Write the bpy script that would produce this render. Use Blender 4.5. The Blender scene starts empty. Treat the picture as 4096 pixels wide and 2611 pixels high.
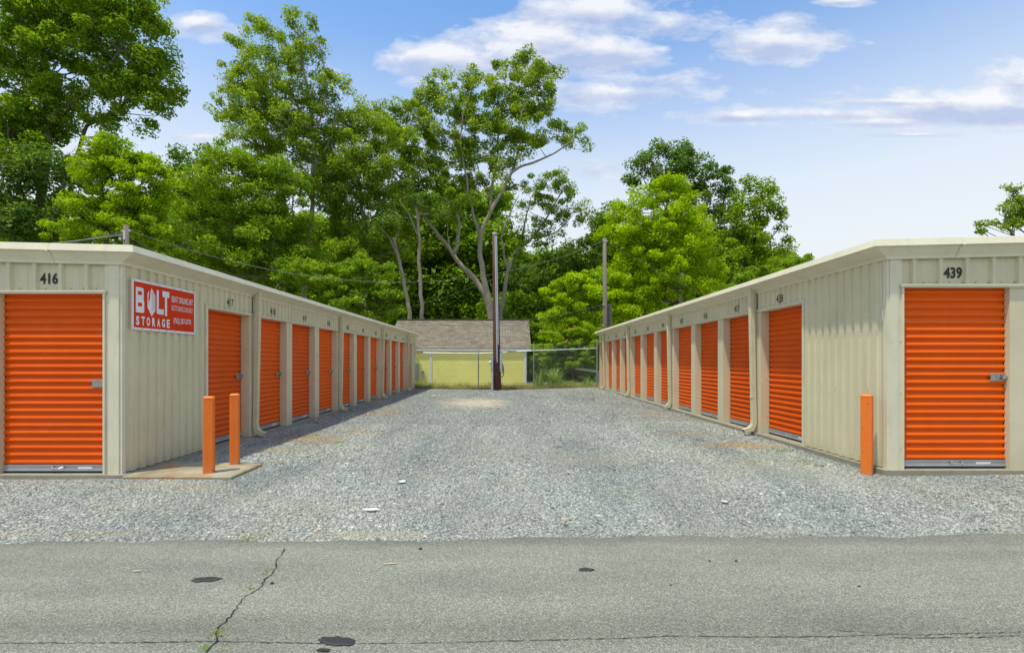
import bpy, math, random
import numpy as np
from mathutils import Vector
random.seed(7); RNG = np.random.default_rng(11)
C = bpy.context.scene.collection
EYE = 1.43; F = 1174.0; VX = 1193.0; VY = 848.0
def P(px, py, Y):                       # a photo point at a given distance -> place in the world (metres)
    return Vector(((px-VX)*Y/F, Y, EYE+(VY-py)*Y/F))
R = math.radians

# ------------------------------------------------------------------ materials
def new_mat(name):
    m = bpy.data.materials.new(name); m.use_nodes = True
    nt = m.node_tree; nt.nodes.clear()
    out = nt.nodes.new('ShaderNodeOutputMaterial'); b = nt.nodes.new('ShaderNodeBsdfPrincipled')
    nt.links.new(b.outputs[0], out.inputs[0]); return m, nt, b, out
def ramp(nt, src, stops):
    r = nt.nodes.new('ShaderNodeValToRGB'); e = r.color_ramp.elements
    while len(e) < len(stops): e.new(.5)
    for el, (p, c) in zip(e, stops): el.position = p; el.color = (*c, 1)
    nt.links.new(src, r.inputs[0]); return r.outputs[0]
def noise(nt, scale, detail=4, rough=.55, vec=None, dist=0):
    n = nt.nodes.new('ShaderNodeTexNoise'); n.inputs['Scale'].default_value = scale
    n.inputs['Detail'].default_value = detail; n.inputs['Roughness'].default_value = rough
    n.inputs['Distortion'].default_value = dist
    if vec: nt.links.new(vec, n.inputs['Vector'])
    return n.outputs['Fac']
def coord(nt, sc=(1,1,1), kind='Object'):
    t = nt.nodes.new('ShaderNodeTexCoord'); m = nt.nodes.new('ShaderNodeMapping')
    m.inputs['Scale'].default_value = sc; nt.links.new(t.outputs[kind], m.inputs[0]); return m.outputs[0]
def mix(nt, fac, a, b, mode='MIX'):
    m = nt.nodes.new('ShaderNodeMix'); m.data_type = 'RGBA'; m.blend_type = mode
    for s, v in ((m.inputs[0], fac), (m.inputs[6], a), (m.inputs[7], b)):
        if isinstance(v, (int, float)): s.default_value = v
        elif isinstance(v, tuple): s.default_value = (*v, 1)
        else: nt.links.new(v, s)
    return m.outputs[2]
def math_(nt, op, a, b=None, clamp=False):
    m = nt.nodes.new('ShaderNodeMath'); m.operation = op; m.use_clamp = clamp
    for s, v in zip(m.inputs, (a, b)):
        if v is None: continue
        if isinstance(v, (int, float)): s.default_value = v
        else: nt.links.new(v, s)
    return m.outputs[0]
def bump(nt, b, h, strength, dist=.01):
    n = nt.nodes.new('ShaderNodeBump'); n.inputs['Strength'].default_value = strength
    n.inputs['Distance'].default_value = dist; nt.links.new(h, n.inputs['Height'])
    nt.links.new(n.outputs[0], b.inputs['Normal'])
def paint(name, c, dirt=None, amount=.35, scale=2.0, streak=(6,6,.7), rough=.45, metal=0, bmp=.0, spec=.5):
    """painted / plain surface with soft mottling and grime streaks of their own"""
    m, nt, b, _ = new_mat(name)
    dirt = dirt or tuple(x*.6 for x in c)
    n1 = noise(nt, scale, 6, .6, coord(nt)); n2 = noise(nt, 3, 6, .7, coord(nt, streak))
    base = mix(nt, ramp(nt, n1, [(.35,(0,0,0)),(.75,(1,1,1))]), tuple(x*.93 for x in c), tuple(min(1,x*1.06) for x in c))
    g = math_(nt, 'MULTIPLY', ramp(nt, n2, [(.5,(0,0,0)),(.8,(1,1,1))]), amount)
    nt.links.new(mix(nt, g, base, dirt), b.inputs['Base Color'])
    b.inputs['Roughness'].default_value = rough; b.inputs['Metallic'].default_value = metal
    b.inputs['Specular IOR Level'].default_value = spec
    if bmp: bump(nt, b, noise(nt, 40, 5, .7, coord(nt)), bmp, .01)
    return m
M = {}
M['panel'] = paint('beige_panel', (.66,.612,.405), (.38,.34,.22), .3, 1.3, (5,5,.5), .42)
M['trim'] = paint('beige_trim', (.72,.68,.50), (.36,.32,.22), .32, 2.2, (3,3,.8), .4)
M['post'] = paint('beige_post', (.665,.605,.41), (.43,.36,.25), .2, 1.7, (4,4,.6), .45)
M['spout'] = paint('downspout_paint', (.63,.595,.40), (.33,.3,.2), .3, 4, (6,6,1), .4)
M['door'] = paint('orange_door', (.79,.108,.0012), (.58,.10,.006), .3, 1.4, (1.2,1.2,2.5), .42, spec=.18)
def vary_door(m):
    nt = m.node_tree; b = [n for n in nt.nodes if n.type == 'BSDF_PRINCIPLED'][0]; l = b.inputs['Base Color'].links[0].from_socket
    oi = nt.nodes.new('ShaderNodeObjectInfo'); c = mix(nt, 1.0, l, ramp(nt, oi.outputs['Random'], [(0,(.90,.86,.9)),(.5,(1,1,1)),(1,(1.06,1.16,1.6))]), 'MULTIPLY')
    n = noise(nt, 5, 8, .75, coord(nt, (1,1,1))); dust = ramp(nt, n, [(.55,(0,0,0)),(.78,(.5,.5,.5))])
    nt.links.new(mix(nt, dust, c, (.62,.20,.06)), b.inputs['Base Color'])
    sn = noise(nt, 38, 2, .5, coord(nt, (.6,1,1.6))); nt.links.new(mix(nt, ramp(nt, sn, [(.76,(0,0,0)),(.79,(.6,.6,.6))]), b.inputs['Base Color'].links[0].from_socket, (.75,.45,.25)), b.inputs['Base Color'])
    bump(nt, b, noise(nt, 3.5, 3, .5, coord(nt)), .25, .02)
vary_door(M['door'])
M['bollard'] = paint('orange_bollard', (.86,.185,.010), (.36,.10,.015), .5, 3, (16,16,1.6), .55, bmp=.15)
M['rail'] = paint('galvanised_rail', (.46,.48,.50), (.25,.26,.27), .4, 6, (2,2,8), .38, .5)
M['chrome'] = paint('chrome', (.48,.48,.46), (.2,.2,.2), .3, 20, (5,5,5), .22, .9)
M['rubber'] = paint('rubber', (.02,.02,.02), rough=.7)
M['concrete'] = paint('concrete', (.30,.28,.21), (.13,.11,.07), .75, 3.0, (2.2,2.2,2.2), .85, bmp=.4)
M['roofmetal'] = paint('roof_metal', (.52,.52,.47), rough=.35)
M['black'] = paint('black_print', (.015,.015,.015), rough=.5)
M['signred'] = paint('sign_red', (.72,.036,.001), (.62,.05,.006), .5, 1.2, (2,2,2), .3, spec=.2)
M['signwhite'] = paint('sign_white', (.82,.84,.84), (.6,.6,.56), .25, 5, rough=.3)
M['yellow'] = paint('yellow_siding', (.92,.85,.24), (.74,.68,.25), .2, .8, (1,1,1), .6)
M['white'] = paint('white_trim', (.74,.76,.76), (.5,.5,.47), .3, 3, rough=.5)
M['grey'] = paint('grey_enamel', (.36,.42,.46), (.22,.24,.25), .3, 5, rough=.4)
M['galv'] = paint('fence_steel', (.33,.35,.36), (.14,.14,.14), .4, 8, rough=.45, metal=.6)
M['galvlight'] = paint('fence_steel_light', (.55,.58,.6), (.3,.3,.3), .3, 8, rough=.4, metal=.5)
M['polebrown'] = paint('creosoted_wood', (.105,.045,.026), (.02,.012,.01), .8, 5, (22,22,1.0), .8, bmp=.6)
M['polegrey'] = paint('weathered_wood', (.17,.15,.11), (.07,.06,.045), .7, 5, (24,24,1.0), .85, bmp=.5)
M['cable'] = paint('cable', (.035,.035,.035), rough=.5)
M['wire'] = paint('wire', (.16,.165,.16), rough=.5)
M['pvc'] = paint('conduit', (.45,.48,.52), (.3,.3,.3), .3, 4, rough=.4)
M['paper'] = paint('paper', (.85,.85,.85), (.6,.6,.6), .3, 20, rough=.7)
M['tar'] = paint('tar', (.028,.028,.030), (.06,.06,.06), .6, 30, (30,30,30), .6, bmp=.7)
M['crack'] = paint('crack', (.022,.021,.019), (.06,.05,.035), .5, 60, (40,40,40), .95)
M['twig'] = paint('straw', (.62,.50,.28), (.4,.3,.15), .4, 30, rough=.8)
def bark(name, a, b_):
    m, nt, b, _ = new_mat(name)
    n = noise(nt, 5, 7, .7, coord(nt, (3,3,.9)), 1.5)
    nt.links.new(ramp(nt, n, [(.3,b_),(.62,a)]), b.inputs['Base Color']); b.inputs['Roughness'].default_value = .9
    bump(nt, b, n, .6, .06); return m
M['bark'] = bark('bark_dark', (.15,.12,.085), (.04,.032,.024))
M['barkpale'] = bark('bark_pale', (.42,.37,.28), (.15,.125,.09))
def weather(m, c, lo=.0, hi=.45, k=.6):
    # dirt splashed up from the gravel on the lowest part of the sheet, broken up by noise
    nt = m.node_tree; b = [n for n in nt.nodes if n.type == 'BSDF_PRINCIPLED'][0]; l = b.inputs['Base Color'].links[0].from_socket
    g = nt.nodes.new('ShaderNodeNewGeometry'); sp = nt.nodes.new('ShaderNodeSeparateXYZ'); nt.links.new(g.outputs['Position'], sp.inputs[0])
    h = math_(nt, 'MULTIPLY', math_(nt, 'SUBTRACT', hi, sp.outputs[2]), 1/(hi-lo), True)
    f = math_(nt, 'MULTIPLY', math_(nt, 'MULTIPLY', h, h), math_(nt, 'MULTIPLY', ramp(nt, noise(nt, 7, 7, .7, g.outputs['Position']), [(.35,(.25,.25,.25)),(.65,(1,1,1))]), k), True)
    nt.links.new(mix(nt, f, l, c), b.inputs['Base Color'])
weather(M['panel'], (.33,.27,.17)); weather(M['post'], (.33,.26,.17)); weather(M['bollard'], (.40,.22,.10), .05, .3, .8)
def chips(m, c, sc=26, th=.70):
    nt = m.node_tree; b = [n for n in nt.nodes if n.type == 'BSDF_PRINCIPLED'][0]; l = b.inputs['Base Color'].links[0].from_socket
    nt.links.new(mix(nt, ramp(nt, noise(nt, sc, 3, .6, coord(nt, (1,1,.5))), [(th,(0,0,0)),(th+.02,(.9,.9,.9))]), l, c), b.inputs['Base Color'])
chips(M['bollard'], (.16,.07,.04), 22, .68); chips(M['panel'], (.42,.38,.27), 17, .74)
def leaf(name, a, b_, c_, trans=.35):
    """a = usual leaf, b_ = older leaf, c_ = young leaf"""
    m, nt, b, out = new_mat(name); nt.nodes.remove(b)
    g = nt.nodes.new('ShaderNodeNewGeometry')
    n = noise(nt, .55, 3, .6, coord(nt))
    base = mix(nt, ramp(nt, n, [(.38,(0,0,0)),(.66,(1,1,1))]), b_, a)
    r = ramp(nt, g.outputs['Random Per Island'], [(.62,(0,0,0)),(1,(1,1,1))])
    n5 = noise(nt, 1.7, 2, .5, coord(nt)); base = mix(nt, ramp(nt, n5, [(.4,(0,0,0)),(.62,(.7,.7,.7))]), base, b_)
    col = mix(nt, r, base, c_)
    d = nt.nodes.new('ShaderNodeBsdfDiffuse'); t = nt.nodes.new('ShaderNodeBsdfTranslucent')
    gl = nt.nodes.new('ShaderNodeBsdfGlossy'); gl.inputs['Roughness'].default_value = .5
    gl.inputs['Color'].default_value = (.8,.9,.8,1)
    nt.links.new(col, d.inputs[0])
    nt.links.new(mix(nt, 1.0, col, (1.5,1.35,.5), 'MULTIPLY'), t.inputs[0])
    s = nt.nodes.new('ShaderNodeMixShader'); s.inputs[0].default_value = trans
    nt.links.new(d.outputs[0], s.inputs[1]); nt.links.new(t.outputs[0], s.inputs[2])
    s2 = nt.nodes.new('ShaderNodeMixShader'); s2.inputs[0].default_value = .012
    nt.links.new(s.outputs[0], s2.inputs[1]); nt.links.new(gl.outputs[0], s2.inputs[2])
    nt.links.new(s2.outputs[0], out.inputs[0]); return m
M['leaf_mid'] = leaf('leaf_mid', (.25,.42,.012), (.125,.25,.014), (.40,.53,.04), .5)
M['leaf_dark'] = leaf('leaf_dark', (.135,.255,.028), (.085,.175,.028), (.23,.36,.05), .45)
M['leaf_olive'] = leaf('leaf_olive', (.29,.43,.022), (.16,.275,.022), (.42,.53,.06), .5)
M['leaf_lime'] = leaf('leaf_lime', (.42,.60,.002), (.20,.37,.003), (.56,.70,.006), .48)
M['leaf_yellow'] = leaf('leaf_yellow', (.32,.49,.004), (.18,.33,.005), (.43,.56,.012), .48)
M['grass_green'] = leaf('grass_green', (.34,.48,.11), (.20,.34,.06), (.52,.62,.25), .35)
M['grass_dry'] = leaf('grass_dry', (.52,.40,.16), (.30,.31,.09), (.66,.54,.28), .35)
M['petal'] = leaf('petal', (.75,.33,.20), (.65,.3,.2), (.9,.55,.35), .3)

# ------------------------------------------------------------------ mesh helpers
class MB:
    def __init__(s): s.v = []; s.f = []; s.n = 0
    def add(s, v, f):
        s.v.extend(tuple(x) for x in v); s.f.extend(tuple(i+s.n for i in q) for q in f); s.n += len(v); return s
    def box(s, a, b, bevel=0):
        x0,y0,z0 = [min(p,q) for p,q in zip(a,b)]; x1,y1,z1 = [max(p,q) for p,q in zip(a,b)]
        return s.add([(x0,y0,z0),(x1,y0,z0),(x1,y1,z0),(x0,y1,z0),(x0,y0,z1),(x1,y0,z1),(x1,y1,z1),(x0,y1,z1)],
                     [(3,2,1,0),(4,5,6,7),(0,1,5,4),(1,2,6,5),(2,3,7,6),(3,0,4,7)])
    def tube(s, pts, rad, n=6, cap=True):
        pts = [Vector(p) for p in pts]; m = len(pts)
        if not hasattr(rad, '__len__'): rad = [rad]*m
        v = []; up = None
        for i, p in enumerate(pts):
            t = (pts[min(i+1,m-1)]-pts[max(i-1,0)])
            if t.length < 1e-9: t = Vector((0,0,1))
            t.normalize()
            if up is None: up = Vector((0,0,1)) if abs(t.z) < .9 else Vector((1,0,0))
            a = t.cross(up)
            if a.length < 1e-6: a = t.cross(Vector((0,1,0)))
            a.normalize(); b = a.cross(t); up = b
            for k in range(n):
                an = 2*math.pi*(k+.5)/n; v.append(p+(a*math.cos(an)+b*math.sin(an))*rad[i])
        f = [(i*n+k, i*n+(k+1)%n, (i+1)*n+(k+1)%n, (i+1)*n+k) for i in range(m-1) for k in range(n)]
        if cap: f += [tuple(range(n))[::-1], tuple((m-1)*n+k for k in range(n))]
        return s.add(v, f)
    def sweep(s, rings, closed=True, cap=True):
        k = len(rings[0]); v = [p for r in rings for p in r]; f = []
        for i in range(len(rings)-1):
            for j in range(k if closed else k-1):
                f.append((i*k+j, i*k+(j+1)%k, (i+1)*k+(j+1)%k, (i+1)*k+j))
        if closed and cap: f += [tuple(range(k))[::-1], tuple((len(rings)-1)*k+j for j in range(k))]
        return s.add(v, f)
def link(o, parent=None, loc=None):
    C.objects.link(o)
    if parent: o.parent = parent
    if loc is not None: o.location = loc
    return o
WL = {}
def wloc(o): return WL.get(o.name, Vector((0,0,0)))
def part(name, mb, mat, parent=None, smooth=False, local=False):
    """mesh from world coordinates, kept relative to its thing's base"""
    off = Vector((0,0,0)) if (local or parent is None) else wloc(parent)
    me = bpy.data.meshes.new(name)
    me.from_pydata([(x-off.x, y-off.y, z-off.z) for x,y,z in mb.v] if off.length else mb.v, [], mb.f)
    me.materials.append(mat); me.update()
    if smooth: me.polygons.foreach_set('use_smooth', [True]*len(me.polygons))
    o = link(bpy.data.objects.new(name, me), parent); WL[o.name] = off; return o
def tag(o, label=None, cat=None, group=None, kind=None):
    if label: o['label'] = label
    if cat: o['category'] = cat
    if group: o['group'] = group
    if kind: o['kind'] = kind
    return o
def thing(name, loc, label, cat, group=None):
    o = link(bpy.data.objects.new(name, None), None, loc); o.empty_display_size = .2
    WL[o.name] = Vector(loc); return tag(o, label, cat, group)
def solo(name, mb, mat, loc, label, cat, group=None, smooth=False):
    """a thing that is one mesh, origin at its base"""
    loc = Vector(loc); me = bpy.data.meshes.new(name)
    me.from_pydata([(x-loc.x, y-loc.y, z-loc.z) for x,y,z in mb.v], [], mb.f); me.materials.append(mat)
    if smooth: me.polygons.foreach_set('use_smooth', [True]*len(me.polygons))
    o = link(bpy.data.objects.new(name, me), None, loc); return tag(o, label, cat, group)
def copy_tree(o, parent=None):
    c = o.copy(); C.objects.link(c); c.parent = parent
    for ch in o.children: copy_tree(ch, c)
    return c
def quads(name, V, mat, parent=None, per=4, off=(0,0,0)):
    """V: (n*per, 3) numpy vertices, one face per group"""
    n = len(V)//per; me = bpy.data.meshes.new(name)
    me.vertices.add(len(V)); me.vertices.foreach_set('co', (V-np.array(off)).astype(np.float32).ravel())
    me.loops.add(n*per); me.loops.foreach_set('vertex_index', np.arange(n*per, dtype=np.int32))
    me.polygons.add(n); me.polygons.foreach_set('loop_start', np.arange(0, n*per, per, dtype=np.int32))
    me.update(calc_edges=True); me.materials.append(mat)
    return link(bpy.data.objects.new(name, me), parent)

# ------------------------------------------------------------------ ground
def sm(a, b, x):
    t = min(1, max(0, (x-a)/(b-a))); return t*t*(3-2*t)
def edge_y(x):                           # edge between road and gravel
    return 3.99+.025*x+.03*math.sin(x*1.7)+.02*math.sin(x*5.1+1)+.012*math.sin(x*13.7)
def gz(x, y):
    z = .045*sm(1.5, 4.6, -x)+.105*sm(.3, 4.4, x)
    z += .012*math.sin(x*1.3+y*.4)*math.sin(y*.6+1)
    z = z*sm(3.9, 5.2, y)
    z -= .45*sm(25.5, 30, y)
    return z
PATCHES = [(-1.05,17.0,1.4,2.6,(.60,.52,.38),.9,.85), (-3.45,9.0,.6,.5,(.40,.26,.12),1.8,.75), (-2.95,10.0,.5,.4,(.43,.28,.13),1.8,.65), (-3.3,13.5,.6,1.2,(.34,.26,.16),1.6,.6),
    (3.6,8.0,.45,.3,(.40,.26,.11),1.8,.75), (3.3,9.2,.6,.3,(.42,.31,.17),1.8,.45), (3.7,12.5,.35,2.0,(.37,.31,.22),1.5,.5), (-4.0,4.12,1.3,.10,(.40,.35,.24),2.2,.6), (-1.1,4.08,.45,.09,(.46,.41,.31),2.0,.7),
    (2.2,4.16,1.2,.10,(.41,.38,.29),2.2,.6), (-3.9,5.55,1.5,.25,(.42,.37,.26),1.3,.6), (3.4,6.7,.7,.8,(.40,.38,.27),1.3,.5), (1.0,7.3,2.0,.7,(.38,.36,.28),1.4,.4), (-3.2,4.9,1.8,.5,(.44,.42,.33),1.5,.4)]
def patches(nt, co, cur, k=1.0):
    # bare sandy, dusty and straw-stained places of the lot
    sep = nt.nodes.new('ShaderNodeSeparateXYZ'); nt.links.new(co, sep.inputs[0]); nz = noise(nt, 1.1, 5, .65, co)
    for (x, y, rx, ry, c, amp, top) in PATCHES:
        top *= k
        dx = math_(nt, 'MULTIPLY', math_(nt, 'SUBTRACT', sep.outputs[0], x), 1/rx)
        dy = math_(nt, 'MULTIPLY', math_(nt, 'SUBTRACT', sep.outputs[1], y), 1/ry)
        d2 = math_(nt, 'ADD', math_(nt, 'MULTIPLY', dx, dx), math_(nt, 'MULTIPLY', dy, dy))
        d = math_(nt, 'ADD', math_(nt, 'SQRT', d2), math_(nt, 'MULTIPLY', math_(nt, 'SUBTRACT', nz, .5), amp*2))
        cur = mix(nt, ramp(nt, d, [(.35,(top,top,top)),(1.0,(0,0,0))]), cur, c)
    return cur
def ground_material():
    m, nt, b, _ = new_mat('gravel_surface')
    co = coord(nt)
    vo = nt.nodes.new('ShaderNodeTexVoronoi'); vo.inputs['Scale'].default_value = 60; nt.links.new(co, vo.inputs['Vector'])
    hs = nt.nodes.new('ShaderNodeSeparateColor'); nt.links.new(vo.outputs['Color'], hs.inputs[0])
    stone = ramp(nt, hs.outputs[0], [(0,(.13,.14,.13)),(.35,(.24,.255,.24)),(.8,(.36,.38,.35)),(1,(.50,.50,.44))])
    vo2 = nt.nodes.new('ShaderNodeTexVoronoi'); vo2.inputs['Scale'].default_value = 26; nt.links.new(co, vo2.inputs['Vector'])
    hs2 = nt.nodes.new('ShaderNodeSeparateColor'); nt.links.new(vo2.outputs['Color'], hs2.inputs[0])
    stone = mix(nt, .35, stone, ramp(nt, hs2.outputs[1], [(0,(.10,.105,.11)),(.5,(.26,.27,.27)),(1,(.42,.42,.40))]))
    big = noise(nt, .35, 4, .6, co)
    stone = mix(nt, ramp(nt, big, [(.45,(0,0,0)),(.7,(.45,.45,.45))]), stone, (.29,.27,.21))
    cur = patches(nt, co, stone)
    nt.links.new(cur, b.inputs['Base Color']); b.inputs['Roughness'].default_value = .9
    h = math_(nt, 'ADD', vo.outputs['Distance'], math_(nt, 'MULTIPLY', vo2.outputs['Distance'], 1.4))
    bump(nt, b, h, .9, .02); return m
M['gravel'] = ground_material()
def stone_material():
    m, nt, b, _ = new_mat('crushed_stone')
    g = nt.nodes.new('ShaderNodeNewGeometry')
    c = ramp(nt, g.outputs['Random Per Island'], [(0,(.15,.16,.145)),(.2,(.27,.29,.27)),(.55,(.365,.39,.36)),(.9,(.46,.485,.44)),(.965,(.62,.62,.54)),(1,(.50,.40,.26))])
    big = noise(nt, .8, 4, .6, coord(nt))
    c = mix(nt, ramp(nt, big, [(.45,(0,0,0)),(.72,(.5,.5,.5))]), c, (.36,.34,.26))
    tr = noise(nt, .9, 5, .6, coord(nt, (1,.22,1)), .4)
    c = mix(nt, 1.0, c, ramp(nt, tr, [(.35,(.72,.75,.78)),(.5,(.95,.95,.95)),(.65,(1.12,1.11,1.08))]), 'MULTIPLY')
    c = patches(nt, coord(nt), c, .75)
    nt.links.new(c, b.inputs['Base Color']); b.inputs['Roughness'].default_value = .8; return m
M['stone'] = stone_material()

xs = [-60,-40,-25,-15,-10,-8]+[-6+.2*i for i in range(61)]+[8,10,15,25,40,60]
ys = [3.55,3.7,3.8,3.9,4.0]+[4.1+.25*i for i in range(90)]+[27,28,29,30,32,36,42]
mb = MB(); mb.add([(x,max(y, 3.8+.02*x-.2),gz(x,y)) for y in ys for x in xs], [(j*len(xs)+i, j*len(xs)+i+1, (j+1)*len(xs)+i+1, (j+1)*len(xs)+i) for j in range(len(ys)-1) for i in range(len(xs)-1)])
gl = part('gravel_lot', MB().add(mb.v[:len(xs)*(len(ys)-8)], [f for f in mb.f if max(f) < len(xs)*(len(ys)-8)]), M['gravel'], smooth=True); tag(gl, kind='structure')
def dirt_material():
    m, nt, b, _ = new_mat('rough_grass_ground')
    n = noise(nt, .6, 8, .7, coord(nt)); n2 = noise(nt, 30, 5, .7, coord(nt))
    c = ramp(nt, n, [(.35,(.09,.12,.03)),(.55,(.20,.18,.08)),(.7,(.26,.21,.11))])
    nt.links.new(mix(nt, .5, c, ramp(nt, n2, [(.3,(.06,.07,.03)),(.7,(.28,.25,.12))])), b.inputs['Base Color'])
    b.inputs['Roughness'].default_value = .95; bump(nt, b, n2, .8, .05); return m
M['dirt'] = dirt_material()
Xg = [-900,-200,-60,-30,-15,-8,-4,0,4,8,15,30,60,200,900]; Yg = [-400,-60,0,3,24.6,25.5,26.5,28,30,40,80,200,900]
mb = MB(); mb.add([(x,y,(-.06 if y <= 24 else -.03-.45*sm(25.5,30,y))) for y in Yg for x in Xg], [(j*len(Xg)+i, j*len(Xg)+i+1, (j+1)*len(Xg)+i+1, (j+1)*len(Xg)+i) for j in range(len(Yg)-1) for i in range(len(Xg)-1)])
tag(part('ground', mb, M['dirt']), kind='structure')

# crushed stones lying on the lot
def stones(n, x0, x1, y0, y1, size, keep=None):
    x = RNG.uniform(x0, x1, n); y = RNG.uniform(y0, y1, n)
    if keep is not None: k = keep(x, y); x = x[k]; y = y[k]
    n = len(x); z = np.array([gz(a, b) for a, b in zip(x, y)])
    cube = np.array([(-1,-1,-1),(1,-1,-1),(1,1,-1),(-1,1,-1),(-1,-1,1),(1,-1,1),(1,1,1),(-1,1,1)], float)*.5
    v = np.repeat(cube[None], n, 0)+RNG.uniform(-.22, .22, (n,8,3))
    s = size*RNG.lognormal(-.1, .33, n); v *= (s[:,None]*np.stack([RNG.uniform(.8,1.5,n), RNG.uniform(.6,1.0,n), RNG.uniform(.25,.5,n)], 1))[:,None,:]
    a = RNG.uniform(0, 2*np.pi, n); tx = RNG.normal(0, .24, n)
    y1_ = v[:,:,1]*np.cos(tx)[:,None]-v[:,:,2]*np.sin(tx)[:,None]; z1_ = v[:,:,1]*np.sin(tx)[:,None]+v[:,:,2]*np.cos(tx)[:,None]
    xx = v[:,:,0]*np.cos(a)[:,None]-y1_*np.sin(a)[:,None]; yy = v[:,:,0]*np.sin(a)[:,None]+y1_*np.cos(a)[:,None]
    return np.stack([xx+x[:,None], yy+y[:,None], z1_+(z+s*.12)[:,None]], 2)
def clear_of(x, y):
    m = (y > 3.93+.025*x+.03*np.sin(x*1.7)+.035*np.sin(x*5.1+1)+.03*np.sin(x*11+2)+RNG.normal(0, .05, len(x)))
    m &= ~((x < -4.55)&(y > 5.9)) & ~((x < -3.2)&(y > 5.82)&(y < 6.68)) & ~((x > 4.40)&(y > 5.78))
    m &= ~(np.hypot((x+1.05)/1.2, (y-17)/2.1) < RNG.uniform(.0, 1.5, len(x)))
    return m
packs = [stones(185000, -6.2, 6.2, 3.85, 6.3, .0135, clear_of), stones(110000, -4.6, 4.5, 6.3, 11, .0175, clear_of), stones(36000, -4.6, 4.5, 11, 24.2, .025, clear_of),
         stones(2600, -4.6, 4.6, 3.2, 4.1, .0085, lambda x, y: (RNG.uniform(0, 1, len(x)) < np.exp(-(4.0-y)/.20)+.03))]
V = np.concatenate(packs, 0); n = len(V)
Fi = np.array([(3,2,1,0),(4,5,6,7),(0,1,5,4),(1,2,6,5),(2,3,7,6),(3,0,4,7)])
me = bpy.data.meshes.new('gravel_stones'); me.vertices.add(n*8); me.vertices.foreach_set('co', V.astype(np.float32).ravel())
idx = (Fi[None]+np.arange(n)[:,None,None]*8).astype(np.int32).ravel()
me.loops.add(len(idx)); me.loops.foreach_set('vertex_index', idx); me.polygons.add(n*6)
me.polygons.foreach_set('loop_start', np.arange(0, len(idx), 4, dtype=np.int32)); me.update(calc_edges=True); me.materials.append(M['stone'])
tag(link(bpy.data.objects.new('gravel_stones', me)), 'loose grey crushed stone covering the storage lot', 'gravel', kind='stuff')

# road
def asphalt():
    m, nt, b, _ = new_mat('asphalt'); co = coord(nt)
    vo = nt.nodes.new('ShaderNodeTexVoronoi'); vo.inputs['Scale'].default_value = 170; nt.links.new(co, vo.inputs['Vector'])
    hs = nt.nodes.new('ShaderNodeSeparateColor'); nt.links.new(vo.outputs['Color'], hs.inputs[0])
    c = ramp(nt, hs.outputs[0], [(0,(.13,.132,.112)),(.4,(.215,.218,.183)),(.85,(.295,.298,.25)),(1,(.46,.46,.38))])
    big = noise(nt, .9, 6, .65, coord(nt, (.5,1.5,1)))
    c = mix(nt, .75, c, ramp(nt, big, [(.3,(.62,.62,.62)),(.5,(.9,.9,.88)),(.7,(1.12,1.11,1.08))]), 'MULTIPLY')
    sp = nt.nodes.new('ShaderNodeSeparateXYZ'); nt.links.new(co, sp.inputs[0])
    lane = math_(nt, 'ADD', sp.outputs[1], math_(nt, 'MULTIPLY', noise(nt, .7, 3, .5, co), .25))
    k = ramp(nt, math_(nt, 'MULTIPLY', math_(nt, 'SUBTRACT', lane, 2.3), .5), [(0,(1,1,1)),(.12,(.97,.97,.97)),(.22,(.78,.78,.76)),(.34,(1,1,.99)),(.8,(1.02,1.02,1)),(.86,(.86,.86,.84))])
    c = mix(nt, 1.0, c, k, 'MULTIPLY')
    nt.links.new(c, b.inputs['Base Color']); b.inputs['Roughness'].default_value = .85
    bump(nt, b, math_(nt, 'ADD', vo.outputs['Distance'], noise(nt, 60, 4, .7, co)), .55, .006); return m
M['asphalt'] = asphalt()
rx = [-70,-30,-12]+[-6+.1*i for i in range(121)]+[12,30,70]
def rz(x, y): return .022+.004*sm(3, 4, y)
mb = MB(); rows = [lambda x: -4.0, lambda x: 2.0, lambda x: 3.0, lambda x: edge_y(x)-.25, lambda x: edge_y(x)-.04+.025*random.random(), lambda x: edge_y(x)+random.uniform(0,.03)]
hh = [.024,.024,.024,.024,.020,-.02]
mb.add([(x, r(x), h) for r, h in zip(rows, hh) for x in rx], [(j*len(rx)+i, j*len(rx)+i+1, (j+1)*len(rx)+i+1, (j+1)*len(rx)+i) for j in range(len(rows)-1) for i in range(len(rx)-1)])
road = tag(part('road', mb, M['asphalt'], smooth=True), kind='structure')
def on_road(px, py): 
    Y = (EYE-.024)*F/(py-VY); return ((px-VX)*Y/F, Y)
def crack_strip(pts, w, wob):
    mb = MB(); P2 = []
    for (a, b) in zip(pts[:-1], pts[1:]):
        d = math.hypot(b[0]-a[0], b[1]-a[1]); k = max(2, int(d/.02))
        P2 += [(a[0]+(b[0]-a[0])*i/k+random.gauss(0, wob), a[1]+(b[1]-a[1])*i/k+random.gauss(0, wob)) for i in range(k)]
    v = []
    for i, p in enumerate(P2):
        q = P2[min(i+1, len(P2)-1)]; o = P2[max(i-1, 0)]; t = Vector((q[0]-o[0], q[1]-o[1])); t.normalize() if t.length else None
        ww = w*random.uniform(.35, 1.35); v += [(p[0]-t.y*ww, p[1]+t.x*ww, .028), (p[0]+t.y*ww, p[1]-t.x*ww, .028)]
    return mb.add(v, [(2*i, 2*i+1, 2*i+3, 2*i+2) for i in range(len(P2)-1)])
cr = [(668,1290),(664,1303),(650,1318),(652,1332),(636,1352),(622,1362),(612,1382),(590,1396),(570,1405),(560,1424),(545,1445),(520,1470),(506,1492),(512,1508),(494,1522),(478,1545),(460,1580)]
part('crack', crack_strip([on_road(*p) for p in cr], .0042, .004), M['crack'], road)
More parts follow.
